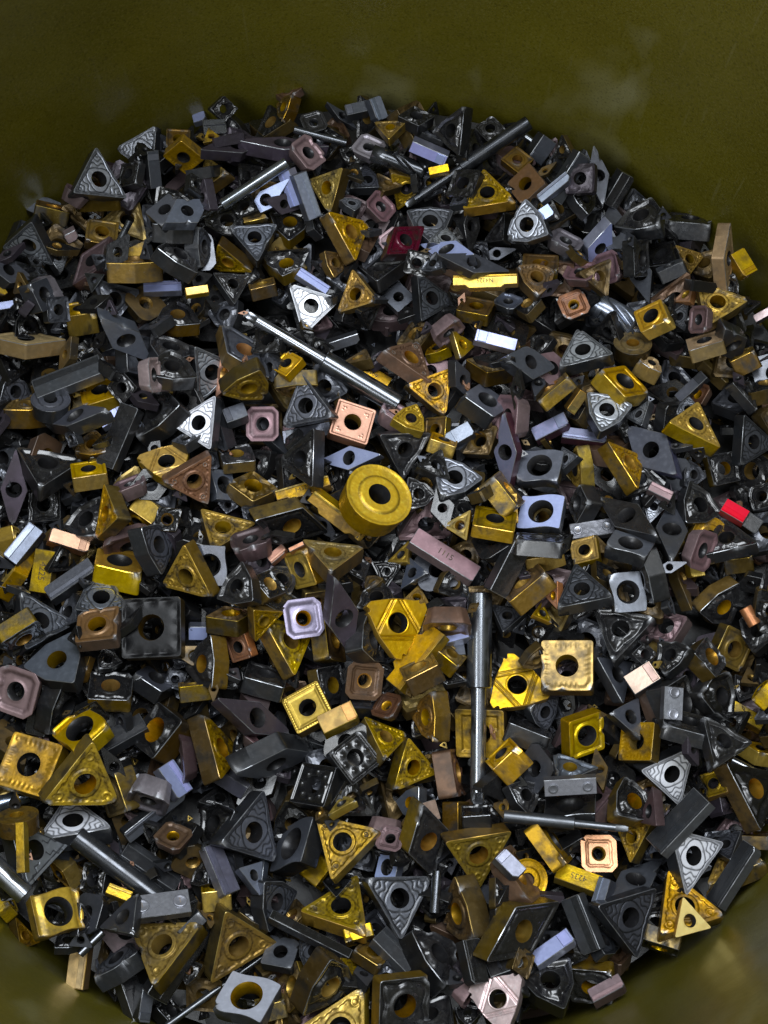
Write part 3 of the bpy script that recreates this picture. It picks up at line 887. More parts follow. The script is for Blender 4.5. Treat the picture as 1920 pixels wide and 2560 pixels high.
def relief(kind, style, x, y, d, rh):
    """chip-breaker relief: height (mm, <= 0 below the rim) and 'land' share"""
    r = np.hypot(x, y)
    th = np.arctan2(y, x)
    z = np.zeros_like(x)
    land = np.ones_like(x)
    if kind in 'TW' or kind == 'P':
        u = np.full_like(x, -9.0)
        v = np.zeros_like(x)
        for a in (90, 210, 330):
            ca, sa = math.cos(math.radians(a)), math.sin(math.radians(a))
            uu, vv = x * ca + y * sa, -x * sa + y * ca
            m = uu > u
            u = np.where(m, uu, u)
            v = np.where(m, vv, v)
    if style == 'topo':            # ground lands separated by wavy dark grooves
        rim = 0.55 + 0.18 * np.cos(v * 2.2)
        g = np.maximum(band(d, rim + 0.35, 0.17), 0)
        ring = band(r + 0.35 * np.cos(3 * (th - math.pi / 2)), rh + 1.35, 0.20)
        w = u + 0.32 * np.cos(v * 2.6) - 0.10 * v * v
        lines = np.zeros_like(x)
        for c in ((4.1, 5.4, 6.6) if kind == 'T' else (3.6, 4.9)):
            lines = np.maximum(lines, band(w, c, 0.21) * (d > rim + 0.3) * (r > rh + 1.5))
        tick = band(v, 0, 0.4) * band(u, rh + 0.9, 0.35) * 0.7
        m = np.clip(np.maximum.reduce([g, ring, lines, tick]), 0, 1)
        land = 1 - m
        rimd = 1 - sm(rim - 0.05, rim + 0.25, d)              # dark ground border with a thin bright edge
        land = land * (1 - 0.78 * rimd)
        land = np.maximum(land, 0.75 * (1 - sm(0.10, 0.30, d)))
        z = -0.10 * m - 0.06 * sm(0.3, 1.2, d)
    elif style == 'saw':           # one flat face with zig-zag grooves
        m = np.zeros_like(x)
        for c in (-2.6, 2.6):
            m = np.maximum(m, band(v if kind in 'TW' else y, c * 0.5 + 0.35 * np.sin(u * 3.0), 0.16) * (r > rh + 0.6))
        m = np.maximum(m, band(d, 0.8, 0.15))
        land = 1 - m
        z = -0.15 * m
    elif style == 'pips':          # pressed gold face: beaded rim, valley, ring boss, bumps
        rim = 0.75 + 0.20 * np.sin((x - y) * 3.1) * np.sin((x + y) * 2.3)
        val = sm(rim, rim + 0.35, d)
        boss = 1 - sm(rh + 0.8, rh + 1.15, r)
        z = -0.36 * val * (1 - boss)
        pip = band(np.hypot(u - 5.7, v), 0.75, 0.22) * (1 if kind == 'T' else 0.4)
        pip = np.maximum(pip, band(np.hypot(u - 3.4, np.abs(v) - 2.6), 0, 0.55))
        pip = np.maximum(pip, band(np.hypot(u - 7.1, v), 0, 0.4))
        z += 0.28 * pip * val
        gm = band(d, rim + 0.3, 0.22) * 0.7 + band(r, rh + 1.15, 0.2) * 0.6 + 0.45 * (np.sin(x * 4.1 + y * 1.7) * np.sin(y * 3.7 - x * 2.2) > 0.25) * val
        land = 1 - np.clip(gm - 0.5 * pip, 0, 1)
    elif style == 'wave':          # moulded black face: soft undulating trough, raised seat round the hole
        ph = np.cos(3 * th * (2 if kind in 'SCQ' else 1) + 0.6)
        c = 1.25 + 0.35 * ph
        z = -0.62 * band(d, c, 0.55) - 0.18 * sm(0.6, 1.8, d)
        z += 0.30 * (1 - sm(rh + 0.5, rh + 1.3, r)) + 0.22 * band(np.cos(th * 6.0), 1.0, 0.35) * band(d, 1.9, 0.5)
        land = 1 - 0.8 * band(d, c, 0.4)
    elif style == 'dot':           # flat seat, ring of small dashes, valley rim
        z = -0.30 * band(d, 1.0, 0.35)
        ring = band(r, rh + 1.7, 0.22) * (np.cos(8 * th) > 0.2)
        z += 0.18 * ring - 0.1 * sm(0.8, 1.5, d)
        land = 1 - np.clip(band(d, 1.0, 0.3) + 0.6 * band(r, rh + 0.5, 0.15), 0, 1) + 0.8 * ring
    elif style == 'rail':          # border ridge and raised seat
        val = sm(0.7, 1.3, d)
        boss = 1 - sm(rh + 0.9, rh + 1.4, r)
        z = -0.35 * val * (1 - boss)
        land = 1 - 0.8 * band(d, 1.25, 0.3) * val
    elif style == 'moat':          # milling insert: bevelled rim, deep moat, coned seat
        z = -0.75 * sm(0.9, 2.2, d) + 0.25 * (1 - sm(rh + 0.3, rh + 1.4, r))
        land = 1 - 0.75 * band(d, 2.0, 0.55)
    elif style == 'step':          # milling insert: thin octagonal step line
        z = -0.30 * sm(1.7, 1.95, d) - 0.25 * sm(2.5, 2.75, d)
        land = 1 - np.clip(band(d, 1.85, 0.22) + 0.7 * band(d, 2.65, 0.2), 0, 1)
    elif style == 'scallop':       # short ribs along two opposite edges
        rib = np.zeros_like(x)
        for ax, oth in ((x, y), (y, x)):
            on = (np.abs(ax) > 4.0) & (np.abs(oth) < 2.9)
            rib = np.maximum(rib, on * (0.5 + 0.5 * np.cos(oth * 5.2)) * band(np.abs(ax), 5.0, 0.6))
        z = -0.28 * sm(0.4, 1.6, d) + 0.16 * rib
        z += 0.25 * band(np.hypot(np.abs(x) - 4.9, np.abs(y) - 4.9), 0, 0.35)
        land = 1 - 0.3 * sm(0.5, 1.5, d) * (1 - 0.6 * rib) - 0.35 * band(r, rh + 0.4, 0.35)
    elif style == 'bigscal':       # three big scallops along each edge
        sc_ = np.zeros_like(x)
        for ax, oth in ((x, y), (y, x)):
            for c in (-3.2, 0, 3.2):
                sc_ = np.maximum(sc_, band(np.hypot((np.abs(ax) - 6.0) * 1.0, oth - c), 0.0, 1.25))
        z = -0.40 * sc_ * sm(0.1, 0.9, d) - 0.05 * sm(0.3, 1.0, d)
        land = 1 - 0.6 * sc_
    elif style == 'bumps':
        b = np.zeros_like(x)
        for a in range(0, 360, 45):
            b = np.maximum(b, band(np.hypot(x - 4.3 * math.cos(math.radians(a)), y - 4.3 * math.sin(math.radians(a))), 0, 0.8))
        z = -0.45 * band(d, 0.9, 0.4) + 0.45 * b - 0.2 * sm(0.4, 1.4, d)
        land = 1 - 0.7 * band(d, 0.9, 0.4)
    elif style == 'copper':
        z = -0.40 * sm(0.55, 1.0, d)
        pip = np.zeros_like(x)
        for sx in (-1, 1):
            for sy in (-1, 1):
                for ox, oy in ((0, 0), (0.8, 0), (0, 0.8)):
                    pip = np.maximum(pip, band(np.hypot(x - sx * (4.1 - ox), y - sy * (4.1 - oy)), 0, 0.22))
        z += 0.2 * pip
        land = 1 - np.clip(band(d, 0.9, 0.2) * 0.7 + 0.9 * pip + band(r, rh + 0.25, 0.3) * 0.6, 0, 1)
    elif style == 'bead':
        bead = band(d, 0.75, 0.3) * (0.5 + 0.5 * np.cos(np.where(np.abs(x) > np.abs(y), y, x) * 7.2))
        z = -0.45 * sm(0.3, 1.9, d) + 0.34 * bead + 0.15 * band(d, 1.7, 0.3)
        land = 1 - 0.7 * band(d, 1.25, 0.3) - 0.5 * band(r, rh + 0.3, 0.4) + bead
    elif style == 'lrec':          # raised frame with a sunken L-shaped pocket
        pk = sm(1.6, 1.8, d) * ((x < -1.2) | (y > 1.2))
        z = -0.10 * sm(0.4, 0.7, d) - 0.6 * pk
        land = 1 - 0.5 * band(d, 1.7, 0.25)
    elif style == 'lobe':          # two half-round channels beside a countersunk seat
        z = -0.55 * band(np.abs(x), 5.0, 0.9) - 0.1
        land = 1 - 0.5 * band(np.abs(x), 4.1, 0.2) - 0.5 * band(r, rh + 0.35, 0.25)
    elif style == 'vee':           # threading insert: three V grooves framing the hole
        g = np.zeros_like(x)
        for a in (0, 120, 240):
            ca, sa = math.cos(math.radians(a)), math.sin(math.radians(a))
            dd = x * ca + y * sa
            g = np.maximum(g, np.maximum(band(dd, 3.2, 0.2), band(dd, 3.9, 0.2)))
        z = -0.42 * g
        z += 0.12 * band(r, rh + 0.4, 0.2)
        land = 1 - 0.85 * g
    elif style == 'disc':
        z = -0.28 * sm(0.4, 1.2, d) + 0.50 * (1 - sm(5.7, 5.95, r))
        land = 1 - 0.9 * band(r, 6.05, 0.3) - 0.3 * band(d, 0.9, 0.3)
    else:                          # flat ground face
        land = 1 - 0.5 * band(r, rh + 0.35, 0.18)
        z = -0.02 * band(r, rh + 0.3, 0.3)
    return z, np.clip(land, 0, 1)


STYLE = {'T': 'pips', 'P': 'flat', 'W': 'wave', 'C': 'wave', 'D': 'dot', 'V': 'flat', 'S': 'rail', 'Q': 'moat', 'Qo': 'step', 'A': 'flat', 'H': 'vee', 'R': 'disc'}


def style_for(kind, scheme, opt):
    if opt:
        return opt
    s = STYLE[kind]
    if kind in 'TW' and scheme in ('silver', 'silver_lit', 'graph', 'graphs'):
        s = 'topo'
    elif kind == 'T' and scheme == 'silverf':
        s = 'saw'
    elif kind == 'T' and scheme in ('black', 'blackgold', 'slate'):
        s = 'wave'
    elif kind == 'T' and scheme == 'brown':
        s = 'pips'
    elif kind == 'W' and scheme == 'slate':
        s = 'flat'
    elif kind == 'W' and scheme.startswith(('gold', 'olive', 'bronze')):
        s = 'pips'
    elif kind in 'CD' and scheme in ('goldb', 'gold', 'darkred', 'graph', 'lavg', 'lavgr', 'lav', 'purple'):
        s = 'rail' if scheme in ('darkred', 'gold', 'goldb') else 'flat'
    elif kind == 'S' and scheme in ('black', 'blackgold', 'blackb'):
        s = 'wave'
    elif kind == 'S' and scheme in ('graph',):
        s = 'flat'
    elif kind == 'P' and scheme in ('goldb', 'gold', 'olive', 'copper'):
        s = 'rail'
    return s


def mesh_from(name, V, F, mat, land=None, smooth=True, chip=None):
    me = bpy.data.meshes.new(name)
    me.from_pydata([tuple(v) for v in np.asarray(V) * 0.001], [], F)
    me.materials.append(mat)
    if smooth:
        me.polygons.foreach_set('use_smooth', [True] * len(me.polygons))
    if land is not None:
        a = me.attributes.new('land', 'FLOAT', 'POINT')
        a.data.foreach_set('value', np.asarray(land, np.float32))
    if chip is not None:
        a = me.attributes.new('chip', 'FLOAT', 'POINT')
        a.data.foreach_set('value', np.asarray(chip, np.float32))
    me.update()
    return me


def ring_faces(a, b, n):
    return [(a + j, a + (j + 1) % n, b + (j + 1) % n, b + j) for j in range(n)]


_ed = {}


def chips(O, seed):
    """jagged bites out of the cutting edge: pulled-in outline and the bare-carbide share"""
    r = np.random.RandomState(seed)
    n = len(O)
    pull, bare = np.zeros(n), np.zeros(n)
    rad = np.linalg.norm(O, axis=1)
    for q in range(r.randint(2, 5)):
        j = int(np.argmax(rad + r.uniform(0, 2.5, n))) if q < 2 else r.randint(n)
        dd = np.linalg.norm(O - O[j], axis=1)
        w = r.uniform(0.5, 1.5)
        b = np.exp(-(dd / w) ** 2)
        pull += b * r.uniform(0.25, 1.05)
        bare = np.maximum(bare, b)
    pull = np.clip(pull * (0.75 + 0.5 * r.rand(n)), 0, 1.3)
    return O * (1 - pull / rad)[:, None], bare


def insert_geo(kind, style, n, K, seed=0):
    """raw geometry of an insert: face (V,F,land), body (V,F), bore (V,F). Origin at the centre of the top face."""
    fn, rh, h, taper = KINDS[kind][:4]
    O = O0 = fn(n)
    bare = np.zeros(n)
    if seed:
        O, bare = chips(O, seed)
    ang = np.arctan2(O[:, 1], O[:, 0])
    csink = 1.28 if kind in ('Q', 'Qo', 'A', 'V', 'P', 'C') else 1.08
    r0 = rh * csink
    Hc = np.c_[np.cos(ang), np.sin(ang)]
    bev = 0.12
    L = np.linalg.norm(O, axis=1, keepdims=True)
    Oin = O * (1 - bev / L)
    rings = []
    for k in range(K + 1):
        t = k / K
        rings.append((1 - t) * Hc * r0 + t * Oin)
    P = np.concatenate(rings)
    if (kind, n, K) not in _ed:
        _ed[(kind, n, K)] = edge_dist(P[:, 0], P[:, 1], O0[::2])
    d = _ed[(kind, n, K)]
    tt = np.repeat(np.arange(K + 1) / K, n)
    chip = np.tile(bare, K + 1) * sm(0.80, 0.97, tt)
    z, land = relief(kind, style, P[:, 0], P[:, 1], d, rh)
    z = z - 0.25 * chip * (0.6 + 0.4 * np.sin(P[:, 0] * 9) * np.sin(P[:, 1] * 8))
    z[-n:] = -0.22 * bare                                    # the rim stays level so that face and body meet
    zi = z[:n].copy()
    FV = np.c_[P, z]
    FF = []
    for k in range(K):
        FF += ring_faces(k * n, (k + 1) * n, n)
    FF = [f[::-1] for f in FF]
    # body: bevel, flank, bottom
    c_in = np.c_[Oin, z[-n:]]
    c0 = np.c_[O, -bev + z[-n:]]
    L0 = np.linalg.norm(O0, axis=1, keepdims=True)
    c1 = np.c_[O0 * taper, np.full(n, -h + bev)]
    c2 = np.c_[O0 * taper * (1 - bev / L0), np.full(n, -h)]
    cm = np.c_[O0 * (1 + (taper - 1) * 0.3), np.full(n, -0.3 * h)]
    c3 = np.c_[Hc * r0, np.full(n, -h)]
    BV = np.concatenate([c_in, c0, c0 - [0, 0, 0.02], cm, c1, c2, c3])
    bchip = np.concatenate([bare, bare, bare, np.zeros(4 * n)])
    BF = []
    for k in range(6):
        BF += [f[::-1] for f in ring_faces(k * n, (k + 1) * n, n)]
    # bore
    dep = min(0.9, h * 0.25)
    b0 = np.c_[Hc * r0, zi]
    b1 = np.c_[Hc * rh, np.full(n, -dep)]
    b2 = np.c_[Hc * rh, np.full(n, -h + dep)]
    b3 = np.c_[Hc * r0, np.full(n, -h)]
    RV = np.concatenate([b0, b1, b2, b3])
    RF = []
    for k in range(3):
        RF += ring_faces(k * n, (k + 1) * n, n)
    return (FV, FF, land, chip), (BV, BF, bchip), (RV, RF)


_protos = {}


def fix_normals(me):
    bm = bmesh.new()
    bm.from_mesh(me)
    bmesh.ops.recalc_face_normals(bm, faces=bm.faces)
    # sharp where flank meets bevel
    for e in bm.edges:
        if len(e.link_faces) == 2 and e.calc_face_angle(0) > math.radians(35):
            e.smooth = False
    bm.to_mesh(me)
    bm.free()


def proto(kind, scheme, opt=None, var=0):
    style = style_for(kind, scheme, opt)
    key = (kind, scheme, style, var)
    if key in _protos:
        return _protos[key]
    dense = style in ('topo', 'pips', 'saw', 'scallop', 'bead', 'copper', 'vee', 'bigscal', 'bumps')
    n, K = (168, 28) if dense else (120, 16)
    if style == 'flat':
        K = 6
    f, b, r = insert_geo(kind, style, n, K, seed=0 if var == 0 else 100 * var + len(_protos))
    face, flank, bore, _ = SCH[scheme]
    mf = mesh_from('rake_face', f[0], f[1], face, f[2], chip=f[3])
    mb = mesh_from('body', b[0], b[1], flank, chip=b[2])
    if kind not in ('H', 'R') and not scheme.startswith(('mauve', 'lilac', 'copper', 'brown', 'darkred')):
        mb.materials.append(gold_edge if scheme.startswith(('gold', 'olive', 'bronze')) else worn_edge)
        for i in range(n):
            mb.polygons[i].material_index = 1
    mr = mesh_from('bore', r[0], r[1], bore)
    fix_normals(mb)
    _protos[key] = (mf, mb, mr)
    return _protos[key]


# ------------------------------------------------------------------ the heap: reading off places, resting pieces on each other
CROPS = {'A': (0, 150), 'B': (600, 150), 'C': (1220, 250), 'D': (0, 750), 'E': (600, 750), 'F': (1220, 850), 'G': (0, 1350), 'H': (600, 1350), 'I': (1220, 1450), 'J': (0, 1860), 'K': (600, 1860), 'L': (1220, 1860)}
CS = 700.0 / 1659.0
BUCKET_C = np.array([-0.0078, -0.0036])
BUCKET_R = 0.1428
BASE_Z = -0.020                                     # level of the buried mass under the top pieces


def wall_r(z):
    return BUCKET_R + 0.045 * z


def ray(px, py):
    v = RIGHT * ((px - 960) / FPX) - UP * ((py - 1280) / FPX) - BACK
    return v / np.linalg.norm(v)


def frame_at(px, py):
    bz = -ray(px, py)
    bx = RIGHT - bz * (RIGHT @ bz)
    bx /= np.linalg.norm(bx)
    by = np.cross(bz, bx)
    return bx, by, bz


def base_z(x, y):
    r = np.hypot(x - BUCKET_C[0], y - BUCKET_C[1]) / BUCKET_R
    return BASE_Z + 0.006 * (1 - r * r)


STEP = 4.0
X0, Y0, X1, Y1 = -320, -200, 2240, 2880
BW, BH = int((X1 - X0) / STEP), int((Y1 - Y0) / STEP)
gx, gy = np.meshgrid(X0 + (np.arange(BW) + 0.5) * STEP, Y0 + (np.arange(BH) + 0.5) * STEP)
DIR = RIGHT * ((gx - 960) / FPX)[..., None] - UP * ((gy - 1280) / FPX)[..., None] - BACK
DIR /= np.linalg.norm(DIR, axis=-1, keepdims=True)
# depth along each ray down to the buried mass
T0 = (base_z(0, 0) - CAM[2]) / DIR[..., 2]
for _ in range(3):
    Pq = CAM + DIR * T0[..., None]
    T0 = (base_z(Pq[..., 0], Pq[..., 1]) - CAM[2]) / DIR[..., 2]
DEPTH = T0.copy()
IDBUF = np.full(DEPTH.shape, -1, int)


def project(P):
    q = np.asarray(P) - CAM
    w = -(q @ BACK)
    return 960 + FPX * (q @ RIGHT) / w, 1280 - FPX * (q @ UP) / w


def convex_hit(Mw, poly, z0, z1):
    """entry / exit depth of every buffer ray through a convex prism; returns window slices, entry, exit, mask"""
    c = []
    for z in (z0, z1):
        pts = np.c_[poly, np.full(len(poly), z)]
        c.append(pts @ Mw[:3, :3].T + Mw[:3, 3])
    c = np.concatenate(c)
    xs, ys = project(c)
    i0, i1 = int((xs.min() - X0) / STEP), int((xs.max() - X0) / STEP) + 2
    j0, j1 = int((ys.min() - Y0) / STEP), int((ys.max() - Y0) / STEP) + 2
    i0, j0, i1, j1 = max(i0, 0), max(j0, 0), min(i1, BW), min(j1, BH)
    if i1 <= i0 or j1 <= j0:
        return None
    inv = np.linalg.inv(Mw)
    o = inv[:3, :3] @ CAM + inv[:3, 3]
    d = DIR[j0:j1, i0:i1] @ inv[:3, :3].T
    te = np.full(d.shape[:2], -1e9)
    tx = np.full(d.shape[:2], 1e9)

    def clip(num, den):
        # half space: num + den * t <= 0
        nonlocal te, tx
        with np.errstate(divide='ignore', invalid='ignore'):
            t = -num / den
        te = np.where(den < 0, np.maximum(te, t), te)
        tx = np.where(den > 0, np.minimum(tx, t), tx)
    clip(o[2] - z1, d[..., 2])
    clip(z0 - o[2], -d[..., 2])
    m = len(poly)
    for k in range(m):
        a, b = poly[k], poly[(k + 1) % m]
        nx, ny = b[1] - a[1], -(b[0] - a[0])        # outward for counter-clockwise
        clip((o[0] - a[0]) * nx + (o[1] - a[1]) * ny, d[..., 0] * nx + d[..., 1] * ny)
    return (slice(j0, j1), slice(i0, i1)), te, tx, (tx > te) & (te > 0)


def settle(Mw, poly, z0, z1, direction, idx, tol=0.0009, max_thick=0.0045, pct=88):
    """slide a piece along the viewing ray until it rests on what already lies there"""
    for it in range(2):
        h = convex_hit(Mw, poly, z0, z1)
        if h is None or not h[3].any():
            return Mw
        sl, te, tx, mk = h
        ex = np.minimum(tx, te + max_thick)
        gap = (ex - DEPTH[sl])[mk]
        s = np.percentile(gap, pct) - tol
        Mw = Mw.copy()
        Mw[:3, 3] -= direction * s
    h = convex_hit(Mw, poly, z0, z1)
    if h is None:
        return Mw
    sl, te, tx, mk = h
    D, I = DEPTH[sl], IDBUF[sl]
    up = mk & (te < D)
    D[up] = te[up]
    I[up] = idx
    return Mw


def proxy(kind):
    fn, rh, h = KINDS[kind][:3]
    O = fn(36)
    # convex hull of the outline
    pts = sorted(map(tuple, O))

    def half(ps):
        o = []
        for p in ps:
            while len(o) >= 2 and (o[-1][0] - o[-2][0]) * (p[1] - o[-2][1]) - (o[-1][1] - o[-2][1]) * (p[0] - o[-2][0]) <= 0:
                o.pop()
            o.append(p)
        return o[:-1]
    return np.array(half(pts) + half(pts[::-1])) * 0.001, h * 0.001


PROXY = {k: proxy(k) for k in KINDS}


def rot_to(a, b):
    a, b = Vector(a), Vector(b)
    return np.array(a.rotation_difference(b).to_matrix())


def mat4(R, t):
    m = np.eye(4)
    m[:3, :3] = R
    m[:3, 3] = t
    return m


# ---- read the placement table
def parse(line):
    body, _, mark = line.partition('|')
    tk = body.split()
    it = dict(crop=tk[0], kind=tk[1], scheme=tk[2], layer=int(tk[3]), mark=mark.strip(), pts=[], num=[], opt=None, text=None)
    for t in tk[4:]:
        if t.startswith('text='):
            s, _, rot = t[5:].partition(',')
            it['text'] = (s, float(rot or 0))
        elif ',' in t:
            cr = tk[0]
            if ':' in t:
                cr, t = t.split(':')
            ox, oy = CROPS[cr]
            x, y = map(float, t.split(','))
            it['pts'].append((ox + x * CS, oy + y * CS))
        else:
            try:
                it['num'].append(float(t))
            except ValueError:
                it['opt'] = t
    return it


ITEMS = [parse(l) for l in PLACES.strip().splitlines() if l.strip() and not l.startswith('#')]
for i_, it_ in enumerate(ITEMS):
    it_['order'] = i_


def dirv(deg):
    return np.array([math.cos(math.radians(deg)), math.sin(math.radians(deg))])


def pose_face(it):
    """pose of a flat piece from three marked corners"""
    kind = it['kind']
    p = [np.array([x, -y]) for x, y in it['pts']]
    mp = [np.array(v, float) for v in KINDS[kind][7]]
    if kind == 'R':
        c = p[0]
        A = np.linalg.solve(np.array([mp[0], mp[1]]), np.array([p[1] - c, p[2] - c])).T
        if np.linalg.det(A) < 0:
            A = np.linalg.solve(np.array([mp[0], -mp[1]]), np.array([p[1] - c, p[2] - c])).T
        cen = c
    else:
        for sw in (0, 1):
            q = p if not sw else ([p[2], p[1], p[0]])
            A = np.linalg.solve(np.array([mp[1] - mp[0], mp[2] - mp[0]]), np.array([q[1] - q[0], q[2] - q[0]])).T
            if np.linalg.det(A) > 0:
                break
        cen = q[0] - A @ mp[0]
    U, S, Vt = np.linalg.svd(A)
    if np.linalg.det(U) < 0:
        U[:, 1] *= -1
        Vt[1] *= -1
    R2 = U @ Vt
    phi = math.atan2(R2[1, 0], R2[0, 0])
    cosr = max(S[1] / S[0], 0.36)
    tau = math.acos(min(1.0, cosr))
    hint = dirv(it['num'][0]) if it['num'] else dirv(270)
    sd = U[:, 1] if U[:, 1] @ hint > 0 else -U[:, 1]
    tau = max(tau, math.radians(6))
    bx, by, bz = frame_at(cen[0], -cen[1])
    side = bx * sd[0] + by * sd[1]
    nrm = bz * math.cos(tau) - side * math.sin(tau)
    R0 = np.c_[bx * math.cos(phi) + by * math.sin(phi), -bx * math.sin(phi) + by * math.cos(phi), bz]
    R = rot_to(bz, nrm) @ R0
    size = S[0] / (FPX / DIST * 0.001)
    lo, hi = (0.55, 1.35)
    size = min(max(size, lo), hi)
    it['tau'] = math.degrees(tau)
    return (cen[0], -cen[1]), R, size


def pose_line(it, ndeg):
    """pose of a bar or edge-on piece: long axis p1-p2; returns centre, axes, length in metres"""
    (ax, ay), (bx_, by_) = it['pts'][0], it['pts'][1]
    c = ((ax + bx_) / 2, (ay + by_) / 2)
    L = math.hypot(bx_ - ax, by_ - ay) / FPX * DIST
    e = np.array([bx_ - ax, -(by_ - ay)])
    e /= np.linalg.norm(e)
    bx, by, bz = frame_at(*c)
    X = bx * e[0] + by * e[1]
    Y = np.cross(bz, X)
    return c, X, Y, bz, L


def place_all():
    last = 0
    for it in sorted(ITEMS, key=lambda q: (q['layer'], q['order'])):
        if it['layer'] != last and it['layer'] in (5, 7):
            fill_gaps(190, 0.4, 0.72, 0.0025)
        last = it['layer']
        k = it['kind']
        if k in KINDS:
            c, R, s = pose_face(it)
            dr = ray(*c)
            Mw = mat4(R * s, CAM + dr * DIST)
            poly, h = PROXY[k]
            Mw = settle(Mw, poly, -h, 0.0, dr, it['order'], max_thick=0.012 if k == 'R' else 0.0056, pct=99 if k == 'R' else 88)
            it['M'], it['px'] = Mw, c
        elif k[0] == 'E':
            base = k[1].upper()
            c, X, Y, bz, L = pose_line(it, 0)
            w = it['num'][0] * CS / FPX * DIST
            hint = dirv(it['num'][1] if len(it['num']) > 1 else 90)
            fx, fy, fz = frame_at(*c)
            hv = fx * hint[0] + fy * hint[1]
            top = Y if Y @ hv > 0 else -Y
            eps = math.radians(8 + 22 * rng.random())
            n = bz * math.sin(eps) + top * math.cos(eps)
            out = bz * math.cos(eps) - top * math.sin(eps)       # flank normal, towards the viewer
            Xa = np.cross(-out, n)                                 # local y = -out, z = n
            fn, rh, h, tp, apo, side = KINDS[base][:6]
            s = min(max(L / (side * 0.001), 0.6), 1.35)
            sz = min(max(w / math.cos(eps) / (h * 0.001), 0.7), 1.4)
            R = np.c_[Xa, -out, n]
            it['scale3'] = (s, s, sz)
            # flank centre (0,-apo,-h/2) goes to the marked spot
            loc = CAM + ray(*c) * DIST - R @ (np.array([0, -apo * s, -h * sz / 2]) * 0.001)
            Mw = mat4(R @ np.diag([s, s, sz]), loc)
            poly, hh = PROXY[base]
            Mw = settle(Mw, poly, -hh, 0.0, ray(*c), it['order'])
            it['M'], it['px'], it['tau'] = Mw, c, 85.0
        elif k in 'BGK':
            c, X, Y, bz, L = pose_line(it, 0)
            w = it['num'][0] * CS / FPX * DIST
            fx, fy, fz = frame_at(*c)
            hint = dirv(it['num'][1] if len(it['num']) > 1 else 270)
            hv = fx * hint[0] + fy * hint[1]
            side = Y if Y @ hv > 0 else -Y
            tau = math.radians(it['num'][2] if len(it['num']) > 2 else 20)
            n = bz * math.cos(tau) - side * math.sin(tau)
            lift = math.radians(rng.uniform(-7, 7))
            Yl = np.cross(n, X)
            R = np.c_[X, Yl, n]
            R = np.array(Matrix.Rotation(lift, 3, Vector(Yl))) @ R
            th = 0.0026 if k == 'K' else (0.0042 if w > 0.003 else 0.003)
            it['dims'] = (L, w / math.cos(tau) * (0.96 if tau > 0.3 else 1), th)
            Lx, Wy, th = it['dims']
            poly = np.array([(-Lx / 2, -Wy / 2), (Lx / 2, -Wy / 2), (Lx / 2, Wy / 2), (-Lx / 2, Wy / 2)])
            Mw = settle(mat4(R, CAM + ray(*c) * DIST), poly, -th, 0.0, ray(*c), it['order'])
            it['M'], it['px'], it['tau'] = Mw, c, math.degrees(tau)
        else:                                       # shanks and fluted tools
            if len(it['pts']) == 3:
                it['split'] = True
                p0, p1, p2 = it['pts']
                it['pts'] = [p0, p2]
                a = math.dist(p0, p1)
                it['frac'] = a / (a + math.dist(p1, p2))
            else:
                it['frac'] = 1.0
            c, X, Y, bz, L = pose_line(it, 0)
            r1 = it['num'][0] * CS / FPX * DIST
            r2 = (it['num'][2] if len(it['num']) > 2 else it['num'][0]) * CS / FPX * DIST
            it['r'] = (r1, r2)
            it['L'] = L
            R = np.c_[X, Y, bz]
            poly = np.array([(-L / 2, -r1), (L / 2, -r1), (L / 2, r1), (-L / 2, r1)])
            Mw = settle(mat4(R, CAM + ray(*c) * DIST), poly, -r1, r1, ray(*c), it['order'], tol=0.0012)
            it['M'], it['px'], it['tau'] = Mw, c, 0.0


# ------------------------------------------------------------------ buried mass (what nobody could count), laid first
LOW = {}
for k_ in ('T', 'W', 'C', 'D', 'S', 'V', 'Q', 'P'):
    LOW[k_] = insert_geo(k_, 'wave' if k_ in 'TWCS' else 'flat', 30, 4)
FILL_S = ['black'] * 9 + ['graph'] * 5 + ['blackgold'] * 4 + ['bronze'] * 3 + ['mauved', 'mauve', 'olive', 'black', 'brown', 'purple']


